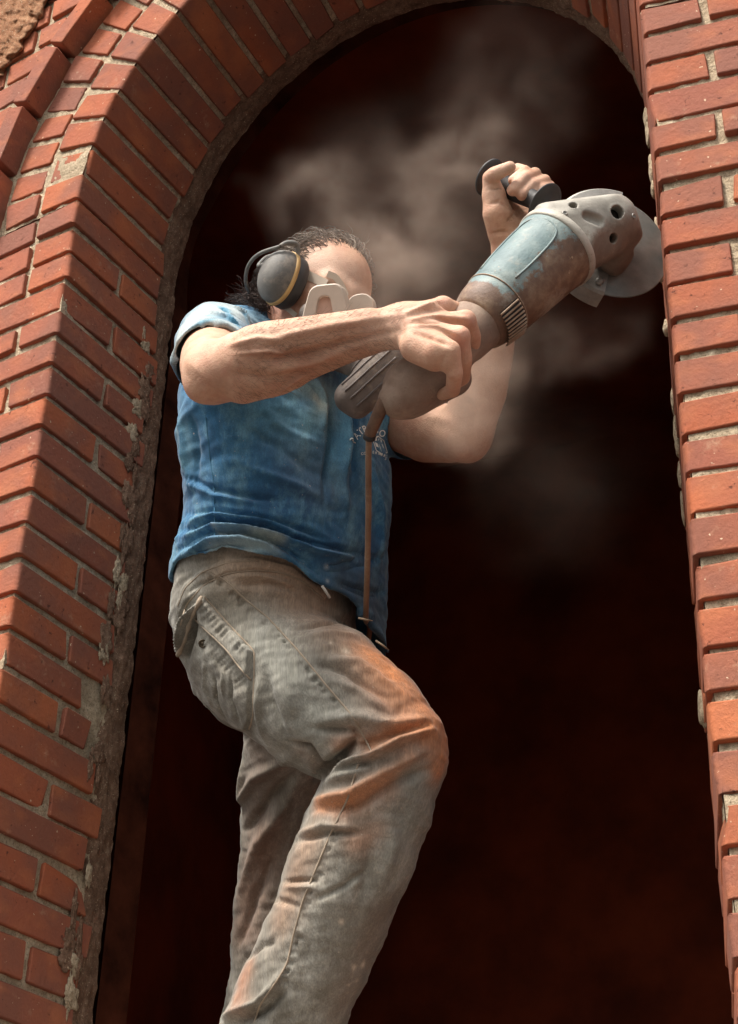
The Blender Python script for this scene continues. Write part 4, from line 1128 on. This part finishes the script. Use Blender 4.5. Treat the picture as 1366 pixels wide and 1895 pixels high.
hd = union([rcone(G(GL - .008), X(1066, 430, 2.455), .0615, .049), rcone(X(1062, 424, 2.455), X(1128, 410, 2.480), .046, .043),
            rcone(X(1122, 412, 2.475), X(1148, 422, 2.495), .042, .038), rcone(X(1120, 432, 2.495), X(1138, 474, 2.525), .036, .030),
            rcone(X(1020, 408, 2.440), X(1120, 384, 2.460), .030, .024), rcone(X(1060, 470, 2.440), X(1120, 446, 2.470), .036, .030)], .008)
hd = cut(hd, X(1110, 362, 2.470), cdir(-.12, .95, .15), .004); hd = cut(hd, X(1184, 410, 2.480), cdir(.92, .25, .2), .005); hd = cut(hd, X(1135, 405, 2.425), cdir(.30, .25, .92), .004); hd = cut(hd, X(1168, 462, 2.490), cdir(.75, -.6, .3), .005)
def bore(c, d, r, dep): return rcone(np.array(c) + d * .03, np.array(c) - d * dep, r, r)
hs0 = Surf(hd, .0020, 1)
holes = []
for px_, py_, r_, dep in ((1061, 380, .0062, .016), (1143, 392, .0105, .02), (1135, 441, .0075, .016)):
    h_ = hs0.hit(px_, py_)
    if h_ is not None:
        i_ = ((hs0.V - h_) ** 2).sum(1).argmin(); holes.append((h_, hs0.N[i_] if hs0.N[i_] @ (np.array(CAM) - h_) > 0 else -hs0.N[i_], r_, dep))
h2 = hd
bos = [rcone(c - d * (.004 + r * 1.2), c - d * (r * 1.05), r * 1.5, r * 1.45) for c, d, r, dep in holes]
h2 = union([hd] + bos, .004)
for c, d, r, dep in holes: h2 = minus(h2, rcone(c + d * .02, c - d * dep, r, r), .0012)
hx = hs0.hit(1100, 404)
if hx is not None: h2 = minus(h2, rcone(hx + gs * .008 + ga * .004, hx - gs * .010 - ga * .006, .0085, .007), .004)
hs = Surf(h2, .0017, 1)
pxy = hs.px(); edge = np.interp(pxy[:, 0], [1000, 1060, 1100, 1130, 1160, 1200], [470, 455, 425, 415, 398, 380]); hs.col[:, 3] = np.clip(.42 + (pxy[:, 1] - edge) / 80, 0, 1)
gh = hs.build("gear_housing", M_ALU, grinder)
for c, d, r, dep in holes: disc_lathe("bore_plug", c - d * (dep - .003), d, [(-.004, r * .98), (0, r * .98), (.0005, r * .5)], M_HOLE, gh, 20)
disc_lathe("collar", G(GL - .014), ga, [(0, .0645), (.002, .0665), (.012, .0665), (.015, .063)], M_ALU0, grinder, 56)
for px_, py_ in ((1010, 402), (1078, 455), (1172, 400), (1045, 395)):
    h_ = hs.hit(px_, py_)
    if h_ is not None:
        i_ = ((hs.V - h_) ** 2).sum(1).argmin(); disc_lathe("screw", h_ - hs.N[i_] * .002, hs.N[i_], [(0, .0042), (.0035, .0042), (.0042, .003), (.0025, .0022), (.0025, .001)], M_STEEL, gh, 10)
# disc and guard
DC = np.array(X(1132, 456, 2.562))
def disc_ang(px_, py_):
    d0 = np.array(at(px_, py_, 1) - CAM); t = ((DC - np.array(CAM)) @ gn) / (d0 @ gn); q = np.array(CAM) + d0 * t - DC; return math.atan2(q @ gs, q @ ga)
disc_lathe("cutting_disc", DC, gn, [(-.0014, .0915), (-.0010, .093), (.0010, .093), (.0014, .0915), (.0014, .034), (.004, .031), (.004, .02), (.03, .018), (.03, .004)], M_DISC, grinder, 96)
V, Fc = [], []; n = 48; prof = [(.013, .030), (.014, .080), (.013, .098), (.009, .102), (-.022, .104), (-.022, .1025), (.007, .1005), (.0115, .0965), (.0125, .080), (.0115, .030)]; A0, A1 = disc_ang(1112, 560), disc_ang(1150, 350)
mid_ = disc_ang(1020, 470)
while A1 < A0: A1 += 2 * math.pi
while mid_ < A0: mid_ += 2 * math.pi
if mid_ > A1: A0, A1 = A1 - 2 * math.pi, A0
for i in range(n + 1):
    a_ = A0 + (A1 - A0) * i / n; d_ = ga * math.cos(a_) + gs * math.sin(a_)
    for w_, r_ in prof: V.append(DC + gn * w_ + d_ * r_)
m_ = len(prof)
for i in range(n):
    for j in range(m_): j2 = (j + 1) % m_; Fc.append((i * m_ + j, (i + 1) * m_ + j, (i + 1) * m_ + j2, i * m_ + j2))
Fc += [tuple(range(m_)), tuple(range(n * m_, n * m_ + m_))[::-1]]
gd = mesh_obj("guard", V, Fc, M_STEEL, grinder, smooth=False)
disc_lathe("guard_bolt", DC + gn * .013 + (ga * math.cos(disc_ang(1092, 560)) + gs * math.sin(disc_ang(1092, 560))) * .085, gn, [(0, .007), (.006, .007), (.008, .004)], M_STEEL, gd, 6)
# rear handle
hn = union([chain([(G(.0), .041), (G(-.03), .040), (G(-.075, .0, .0), .033), (G(-.125), .036), (np.array(X(758, 716, 2.295)), .038), (np.array(X(735, 738, 2.285)), .026)]),
            rcone(X(800, 700, 2.31), X(745, 742, 2.30), .034, .024), rcone(X(840, 700, 2.335), X(760, 745, 2.31), .026, .020), rcone(X(742, 748, 2.30), X(737, 760, 2.30), .010, .007)], .014)
hh = Surf(hn, .0026, 2)
hh.lumps(.0012, 40)
for pts in ([(748, 665), (722, 700), (706, 728)],): hh.fold(pts, .002, .004)
np_mesh("rear_handle", hh.V, hh.Q, M_HAND, grinder)
# side handle
SA, SB = X(1016, 384, 2.515), X(903, 327, 2.590); sd = (SB - SA) / np.linalg.norm(SB - SA); SL = np.linalg.norm(SB - SA)
sh = disc_lathe("side_handle", SA, sd, [(-.02, .008), (.004, .010), (.006, .030), (.0075, .036), (.0095, .036), (.011, .030), (.014, .015), (.03, .0145), (SL * .5, .017), (SL - .016, .015), (SL - .010, .024), (SL - .006, .031), (SL - .003, .031), (SL, .018)], M_BLACK, grinder, 40)
# cord: strain relief boot and cable
M_CORD = metal_paint("dusty_brown_cable", [(.3, (.16, .085, .05)), (.6, (.27, .16, .10))], (.10, .055, .035), .0, .7)
boot = tube_mesh("strain_relief", smooth_line([X(722, 728, 2.285), X(710, 746, 2.28), (X(697, 775, 2.29)), X(686, 800, 2.305), X(683, 813, 2.312)], 6), [.0105 - .00012 * i for i in range(25)], simple('brown_rubber_boot', (.14, .075, .045), .6, var=.3, scale=60), grinder, 12)
disc_lathe("boot_collar", X(684, 808, 2.309), X(683, 813, 2.312) - X(686, 800, 2.305), [(-.004, .0075), (-.003, .0092), (.003, .0092), (.004, .006)], M_BLACK, grinder, 16)
cpts = [X(683, 808, 2.31), X(682, 850, 2.335), X(682, 950, 2.40), X(680, 1050, 2.47), X(677, 1140, 2.55), X(674, 1220, 2.66)]
e_ = cpts[-1]
cpts += [np.array([e_[0] - .10, e_[1] + .1, ZF + .42]), np.array([e_[0] - .16, e_[1] + .16, ZF + .01]), np.array([e_[0] - .1, e_[1] + .7, ZF + .006])]
tube_mesh("cable", smooth_line(cpts, 12), .0046, M_CORD, grinder, 10)

# ------------------------------------------------------------------ ear defenders
M_CUP = metal_paint("dusty_grey_shell", [(.3, (.085, .080, .074)), (.5, (.135, .127, .115)), (.75, (.26, .24, .21))], (.16, .145, .125), -.05, .65, 0, 14)
M_YEL = simple("ochre_cushion_ring", (.50, .31, .115), .6, var=.12, scale=30)
EC = X(505, 505, 2.585)
em = empty("ear_defenders", tuple(EC)); tag(em, "dark grey ear defenders with an ochre ring over the man's ear", "ear defenders")
def oval(name, c, prof, mat, parent, n=48, rx=.0365, ry=.0445, tilt=.25):
    V, Fc = [], []
    for w_, s_ in prof:
        for k_ in range(n):
            t = 2 * math.pi * k_ / n; e = .9
            x = rx * s_ * math.copysign(abs(math.cos(t)) ** e, math.cos(t)); y = ry * s_ * math.copysign(abs(math.sin(t)) ** e, math.sin(t))
            x, y = x * math.cos(tilt) - y * math.sin(tilt), x * math.sin(tilt) + y * math.cos(tilt)
            V.append(c - hr * w_ + hf * x + hu * y)
    for i in range(len(prof) - 1):
        for k_ in range(n): k2 = (k_ + 1) % n; Fc.append((i * n + k_, (i + 1) * n + k_, (i + 1) * n + k2, i * n + k2))
    Fc.append(tuple(range(n))); Fc.append(tuple(range((len(prof) - 1) * n, len(prof) * n))[::-1])
    return mesh_obj(name, V, Fc, mat, parent)
cup = oval("cup", EC + hr * .018, [(.0, .10), (.001, .30), (.004, .52), (.009, .72), (.016, .88), (.026, .98), (.034, 1.0), (.036, .97)], M_CUP, em)
oval("cushion_ring", EC + hr * .018, [(.034, .97), (.0345, 1.03), (.038, 1.045), (.0415, 1.02), (.042, .95)], M_YEL, em)
oval("cushion", EC + hr * .018, [(.041, .93), (.043, 1.0), (.058, .99), (.063, .90), (.064, .7)], M_BLACK, em)
wire = smooth_line([X(519, 456, 2.575), X(530, 450, 2.58), X(544, 450, 2.585), X(551, 457, 2.59), X(551, 478, 2.59), X(548, 494, 2.59)], 6)
tube_mesh("yoke_wire", wire, .0040, M_CUP, em, 8)
tube_mesh("yoke_wire", smooth_line([X(519, 456, 2.575), X(480, 470, 2.59), X(460, 492, 2.60), X(455, 520, 2.615), X(462, 542, 2.63)], 6), .0032, M_CUP, em, 8)
disc_lathe("pivot", X(548, 496, 2.588), cdir(0, 0, 1), [(0, .006), (.004, .006), (.006, .003)], M_BLACK, em, 14)
oc = HC - hr * .09
oval("cup", oc - hr * .018, [(.03, .3), (.02, .85), (.0, 1.0), (-.01, .97)], M_CUP, em)
band = [EC + hu * .04 - hr * .01] + [HC + (hr * math.cos(a_) * .098 + hu * (math.sin(a_) * .06 - .0)) - hf * (.035 + .075 * math.sin(a_)) for a_ in np.linspace(.25, 2.9, 12)] + [oc + hu * .03]
tube_mesh("neck_band", smooth_line(band, 4), .0038, M_CUP, em, 8)

# ------------------------------------------------------------------ respirator
M_CREAM = simple("dusty_cream_plastic", (.58, .49, .40), .55, var=.06, scale=20)
M_PINK = simple("pink_filter_pad", (.62, .42, .33), .85, var=.06, scale=40)
M_MASK = metal_paint("dusty_grey_mask_rubber", [(.3, (.085, .068, .058)), (.5, (.14, .112, .095)), (.75, (.24, .195, .165))], (.22, .17, .135), -.02, .75)
rs = empty("respirator", tuple(H(.1, 0, -.04))); tag(rs, "half-face respirator with cream filter cartridges on the man's face", "respirator")
fm = Surf(union([ellip(H(.085, 0, -.045), (hr, hf, hu), (.046, .040, .052)), rcone(H(.10, 0, -.01), H(.118, 0, -.05), .018, .026), rcone(H(.098, .03, -.045), H(.104, .055, -.035), .020, .020), rcone(H(.098, -.03, -.045), H(.104, -.055, -.035), .020, .020)], .014), .003, 2)
fp = np_mesh("facepiece", fm.V, fm.Q, M_MASK, rs)
def cartridge(outer, winpts, Z0, thick, name="cartridge"):
    """rounded frame with a recessed pad, facing the viewer's side of the mask"""
    c = Vector(); back = Vector(cdir(.25, -.05, -1))
    def rnd(pts, rad_, n=5):
        out = []; m2 = len(pts)
        for i in range(m2):
            p0, p1, p2 = [Vector((*pts[(i + d) % m2], 0)) for d in (-1, 0, 1)]
            a_ = (p0 - p1).normalized() * min(rad_, (p0 - p1).length * .45); b_ = (p2 - p1).normalized() * min(rad_, (p2 - p1).length * .45)
            for k_ in range(n + 1):
                t = k_ / n; q = (p1 + a_) * (1 - t) ** 2 + p1 * 2 * t * (1 - t) + (p1 + b_) * t * t; out.append(q)
        return out
    O, Wn = rnd(outer, 16), rnd(winpts, 9)
    def ringv(pts, sc, depth):
        cc = sum(pts, Vector()) / len(pts); return [at(*(cc + (p - cc) * sc).xy, Z0) + back * depth for p in pts]
    rows = [ringv(O, .96, thick), ringv(O, 1.0, thick - .002), ringv(O, 1.0, .004), ringv(O, .985, .0015), ringv(O, .95, 0), ringv(Wn, 1.06, 0), ringv(Wn, 1.0, .001), ringv(Wn, .97, .0065)]
    V, Fc = [], []; n = len(O)
    for r_ in rows: V += r_
    for i in range(len(rows) - 1):
        for k_ in range(n): k2 = (k_ + 1) % n; Fc.append((i * n + k_, i * n + k2, (i + 1) * n + k2, (i + 1) * n + k_))
    Fc.append(tuple(range(n)))
    o = mesh_obj(name, V, Fc, M_CREAM, rs, smooth=False)
    pad = ringv(Wn, .975, .0063); mesh_obj("filter_pad", pad, [tuple(range(n))], M_PINK, o, smooth=False)
    return o
cartridge([(574, 528), (631, 522), (664, 650), (541, 650)], [(589, 550), (610, 547), (628, 640), (574, 640)], 2.50, .026)
cartridge([(644, 548), (676, 540), (692, 556), (690, 640), (636, 640)], [(654, 604), (674, 602), (680, 608), (678, 630), (650, 630)], 2.535, .022)
# lower valve cover, ribbed, showing under the forearm
va, vb = X(650, 735, 2.50), X(742, 655, 2.47); vd = (vb - va) / np.linalg.norm(vb - va); vn = cdir(-.3, .2, .9); vn = vn - vd * (vn @ vd); vn /= np.linalg.norm(vn); vt = np.cross(vd, vn)
vc = Surf(union([rcone(va, vb, .026, .030), rcone(va + vt * .02, vb + vt * .02, .018, .022), rcone(H(.10, 0, -.07), va * .4 + vb * .6, .026, .024)], .01), .0026, 2)
vco = np_mesh("valve_cover", vc.V, vc.Q, M_MASK, rs)
for i in range(5):
    t0 = .10 + i * .0
    o_ = (-.030 + i * .014)
    pts = []
    for t in np.linspace(.05, .98, 12):
        q = va + (vb - va) * t + vt * o_ + vn * .06; r = vc.bvh.ray_cast(Vector(q), Vector(-vn))
        if r[0] is not None: pts.append(np.array(r[0]) + vn * .0006)
    if len(pts) > 3: tube_mesh("rib", pts, .0016, M_GREYP, vco, 6)
# straps across the cheek, following the head
def strap(name, pts, wid, mat, parent):
    V, Fc = [], []
    hits = []
    for (x, y) in pts:
        r = sk.bvh.ray_cast(CAM, (at(x, y, 1) - CAM).normalized()); hits.append(np.array(r[0]) if r[0] is not None else np.array(at(x, y, 2.6)))
    P = smooth_line(hits, 5)
    for i, p in enumerate(P):
        t = P[min(i + 1, len(P) - 1)] - P[max(i - 1, 0)]; t = t / np.linalg.norm(t); v_ = np.array(CAM) - p; v_ /= np.linalg.norm(v_); s_ = np.cross(t, v_); s_ /= np.linalg.norm(s_)
        for a_, b_ in ((-1, .002), (1, .002), (1, .0045), (-1, .0045)): V.append(p + s_ * wid * a_ / 2 + v_ * b_)
    n = len(P)
    for i in range(n - 1):
        for j in range(4): j2 = (j + 1) % 4; Fc.append((i * 4 + j, (i + 1) * 4 + j, (i + 1) * 4 + j2, i * 4 + j2))
    Fc += [(0, 1, 2, 3), tuple(range(4 * n - 4, 4 * n))[::-1]]
    return mesh_obj(name, V, Fc, mat, parent, smooth=False)
strap("strap", [(556, 503), (580, 514), (604, 526)], .0145, M_CREAM, rs)
strap("strap", [(606, 506), (622, 514), (634, 532), (640, 548)], .010, M_CREAM, rs)
strap("strap", [(512, 562), (530, 570), (548, 584)], .008, M_CREAM, rs)

# ------------------------------------------------------------------ hair
def hair_mat():
    mt, n, b = newmat("dusty_brown_hair"); k = NB(n); a = k.attr("tint")
    k.L(a.outputs['Color'], b.inputs['Base Color']); b.inputs['Roughness'].default_value = .7; return mt
HV, HF, HCc = [], [], []
hrng = random.Random(5)
nst = 0
while nst < 5200:
    v = Vector((hrng.gauss(0, 1), hrng.gauss(0, 1), hrng.gauss(0, 1))).normalized()      # (f, r, u) directions on the skull
    if v.x > .60 or v.z < -.75: continue
    if v.z < -.1 and v.x > -.15: continue
    if v.z > .0 and v.x > .60 - .15 * abs(v.y): continue
    p0 = H(-.008, 0, .026) + hf * v.x * .093 + hr * v.y * .075 + hu * v.z * .087
    nrm = hf * v.x + hr * v.y + hu * v.z; nrm /= np.linalg.norm(nrm)
    back = v.z < .15
    L_ = hrng.uniform(.05, .10) if back else hrng.uniform(.025, .06)
    flow = (-hf * .8 - hu * (.5 if back else .05) + hr * hrng.uniform(-.3, .3)); flow = flow - nrm * (flow @ nrm) * .7; flow /= np.linalg.norm(flow)
    d = nrm * (.55 if not back else .35) + flow; d /= np.linalg.norm(d); pts = [p0 - nrm * .002]; cu_ = hrng.uniform(20, 60); ph = hrng.uniform(0, 6.3); sx_ = np.cross(d, nrm)
    for j in range(6):
        d = d + flow * .25 - nrm * (.16 if not back else .10) + (sx_ * math.cos(ph + j * 1.1) + nrm * math.sin(ph + j * 1.1)) * (.75 if back else .6); d /= np.linalg.norm(d); pts.append(pts[-1] + d * L_ / 6)
    r_ = hrng.uniform(.0005, .0009)
    Vt, Ft, cp = tube_data(pts, [r_, r_, r_, r_ * .9, r_ * .8, r_ * .6, r_ * .25], 3); b0 = len(HV); HV += Vt; HF += [[i + b0 for i in f] for f in Ft]
    g_ = hrng.random(); c = (.035, .020, .014) if back else ((.085, .06, .045) if g_ < .65 else (.22, .175, .135)); HCc += [(*c, 1)] * len(Vt); nst += 1
def strand(p, d, L_, curl, r_, c, seg=8):
    pts = [p]; ph = hrng.uniform(0, 6.3); a_ = np.cross(d, np.array([.3, .2, .9])); a_ /= np.linalg.norm(a_); b_ = np.cross(d, a_)
    for j in range(seg):
        d = d + (a_ * math.cos(ph + j * 1.2) + b_ * math.sin(ph + j * 1.2)) * curl + np.array([hrng.gauss(0, .12) for _ in range(3)]); d /= np.linalg.norm(d); pts.append(pts[-1] + d * L_ / seg)
    Vt, Ft, cp = tube_data(pts, [r_ * (1 - .7 * j / seg) for j in range(seg + 1)], 3); b0 = len(HV); HV.extend(Vt); HF.extend([[i + b0 for i in f] for f in Ft]); HCc.extend([(*c, 1)] * len(Vt))
for i in range(520):
    strand(X(hrng.uniform(462, 505), hrng.uniform(545, 585), hrng.uniform(2.63, 2.72)), cdir(hrng.gauss(-.9, .4), hrng.gauss(-.15, .5), hrng.gauss(.1, .5)), hrng.uniform(.025, .065), .55, hrng.uniform(.0005, .0009), (.045, .024, .017))
for i in range(260):
    strand(X(hrng.uniform(545, 660), hrng.uniform(462, 492), hrng.uniform(2.64, 2.72)), cdir(hrng.gauss(.35, .5), hrng.gauss(.55, .35), hrng.gauss(.0, .5)), hrng.uniform(.02, .06), .45, hrng.uniform(.00035, .0006), (.20, .155, .12))
ARM = ([], [], [])
HV0, HF0, HC0 = HV, HF, HCc
HV, HF, HCc = ARM
for i in range(1500):
    x_ = hrng.uniform(430, 740); y_ = np.interp(x_, [430, 560, 740], [672, 645, 604]) + hrng.uniform(-75, 75)
    h_ = sk.hit(x_, y_)
    if h_ is None or (h_ - np.array(CAM)) @ np.array(_fw) > 2.36: continue
    i_ = ((sk.V - h_) ** 2).sum(1).argmin() if False else None
    r_ = sk.bvh.find_nearest(Vector(h_)); nn_ = np.array(r_[1]); nn_ = nn_ if nn_ @ (np.array(CAM) - h_) > 0 else -nn_
    strand(h_, cdir(hrng.gauss(.9, .3), hrng.gauss(-.1, .4), 0) * .8 + nn_ * .5, hrng.uniform(.008, .016), .06, .00017, (.16, .09, .055), 4)
ah = mesh_obj("arm_hair", HV, HF, None, man); ah["kind"] = "stuff"
a2 = ah.data.attributes.new("tint", 'FLOAT_COLOR', 'POINT'); a2.data.foreach_set("color", np.array(HCc, np.float32).ravel())
HV, HF, HCc = HV0, HF0, HC0
hm = hair_mat(); ah.data.materials.append(hm); ho = mesh_obj("hair", HV, HF, hm, man)
at_ = ho.data.attributes.new("tint", 'FLOAT_COLOR', 'POINT'); at_.data.foreach_set("color", np.array(HCc, np.float32).ravel())
ho["kind"] = "stuff"
# scalp under the strands
# ------------------------------------------------------------------ dust blown off the cut: a smoke volume baked once on a grid
DUST = 3.2
def dust():
    mt = bpy.data.materials.new("brick_dust"); mt.use_nodes = True; n = mt.node_tree; n.nodes.clear(); k = NB(n)
    out = k.new("ShaderNodeOutputMaterial"); pv = k.new("ShaderNodeVolumePrincipled"); k.L(pv.outputs[0], out.inputs['Volume'])
    pv.inputs['Color'].default_value = (.84, .66, .54, 1); pv.inputs['Anisotropy'].default_value = .2; pv.inputs['Density'].default_value = DUST
    # centre (photo px, depth), radius, weight
    blobs = [((880, 275, 2.72), .085, 1.0), ((830, 330, 2.74), .08, .8), ((760, 340, 2.76), .09, .45), ((610, 375, 2.74), .075, 1.0), ((540, 400, 2.76), .08, .5), ((720, 490, 2.72), .075, 1.3), ((770, 440, 2.72), .08, .6), ((690, 450, 2.70), .06, .8), ((650, 420, 2.72), .07, .6),
             ((930, 690, 2.46), .055, 2.8), ((1010, 655, 2.50), .06, 2.3), ((1090, 620, 2.53), .055, 1.8), ((870, 735, 2.44), .06, 2.6), ((820, 790, 2.50), .05, 1.3), ((900, 810, 2.50), .06, 1.8), ((1155, 575, 2.56), .05, 1.4), ((960, 640, 2.50), .05, 1.4), ((725, 660, 2.24), .05, 1.0), ((690, 560, 2.52), .045, 1.3), ((640, 520, 2.52), .045, .6), ((660, 590, 2.22), .05, .5), ((800, 700, 2.22), .045, .7),
             ((760, 420, 2.74), .20, .16), ((900, 560, 2.66), .16, .14), ((880, 750, 2.46), .09, .8), ((640, 480, 2.58), .08, .5), ((760, 600, 2.22), .09, .25), ((1000, 900, 2.72), .16, .09), ((950, 150, 2.8), .13, .2)]
    ng = bpy.data.node_groups.new("dust_field", 'GeometryNodeTree'); ng.interface.new_socket("Geometry", in_out='OUTPUT', socket_type='NodeSocketGeometry')
    g = NB(ng); go = g.new("NodeGroupOutput"); pos = g.new("GeometryNodeInputPosition").outputs[0]
    wob = g.new("ShaderNodeTexNoise"); wob.inputs['Scale'].default_value = 6; wob.inputs['Detail'].default_value = 4; g.L(pos, wob.inputs['Vector'])
    va = g.new("ShaderNodeVectorMath", operation='MULTIPLY_ADD'); g.L(wob.outputs['Color'], va.inputs[0]); va.inputs[1].default_value = (.20, .20, .20); g.L(pos, va.inputs[2])
    vb_ = g.new("ShaderNodeVectorMath", operation='SUBTRACT'); g.L(va.outputs[0], vb_.inputs[0]); vb_.inputs[1].default_value = (.10, .10, .10)
    tot = None
    for (p, r, a) in blobs:
        d = g.new("ShaderNodeVectorMath", operation='DISTANCE'); g.L(vb_.outputs[0], d.inputs[0]); d.inputs[1].default_value = tuple(X(*p))
        mr = g.new("ShaderNodeMapRange", interpolation_type='SMOOTHSTEP'); g.L(d.outputs['Value'], mr.inputs['Value'])
        for nm, v in (('From Min', r * 1.35), ('From Max', 0.0), ('To Min', 0.0), ('To Max', a)): mr.inputs[nm].default_value = v
        tot = mr.outputs[0] if tot is None else g.math('ADD', tot, mr.outputs[0])
    nz = g.new("ShaderNodeTexNoise"); nz.inputs['Scale'].default_value = 11; nz.inputs['Detail'].default_value = 7; nz.inputs['Roughness'].default_value = .66; nz.inputs['Distortion'].default_value = .7; g.L(pos, nz.inputs['Vector'])
    m2 = g.new("ShaderNodeMapRange"); g.L(nz.outputs['Fac'], m2.inputs['Value'])
    for nm, v in (('From Min', .42), ('From Max', .72), ('To Min', .10), ('To Max', 1.5)): m2.inputs[nm].default_value = v
    den = g.math('MULTIPLY', tot, m2.outputs[0])
    vc_ = g.new("GeometryNodeVolumeCube"); g.L(den, vc_.inputs['Density'])
    P = np.array([X(*b_[0]) for b_ in blobs]); Rr = np.array([b_[1] * 1.35 + .12 for b_ in blobs])
    lo, hi = (P - Rr[:, None]).min(0), (P + Rr[:, None]).max(0)
    vc_.inputs['Min'].default_value = tuple(lo); vc_.inputs['Max'].default_value = tuple(hi)
    for i, nm in enumerate('XYZ'): vc_.inputs['Resolution ' + nm].default_value = int((hi[i] - lo[i]) / .009)
    sm = g.new("GeometryNodeSetMaterial"); g.L(vc_.outputs[0], sm.inputs['Geometry']); sm.inputs['Material'].default_value = mt
    g.L(sm.outputs[0], go.inputs[0])
    bm = bmesh.new(); bmesh.ops.create_cube(bm, size=1)
    for v in bm.verts: v.co = Vector([lo[i] + (v.co[i] + .5) * (hi[i] - lo[i]) for i in range(3)])
    me = bpy.data.meshes.new("dust_cloud"); bm.to_mesh(me); bm.free(); me.materials.append(mt)
    o = bpy.data.objects.new("dust_cloud", me); link(o); tag(o, "drifting pale brick dust thrown up by the cutting disc", "dust", kind="stuff")
    md = o.modifiers.new("dust_field", 'NODES'); md.node_group = ng
    mt.cycles.volume_step_rate = 3.0
    return o
dust()
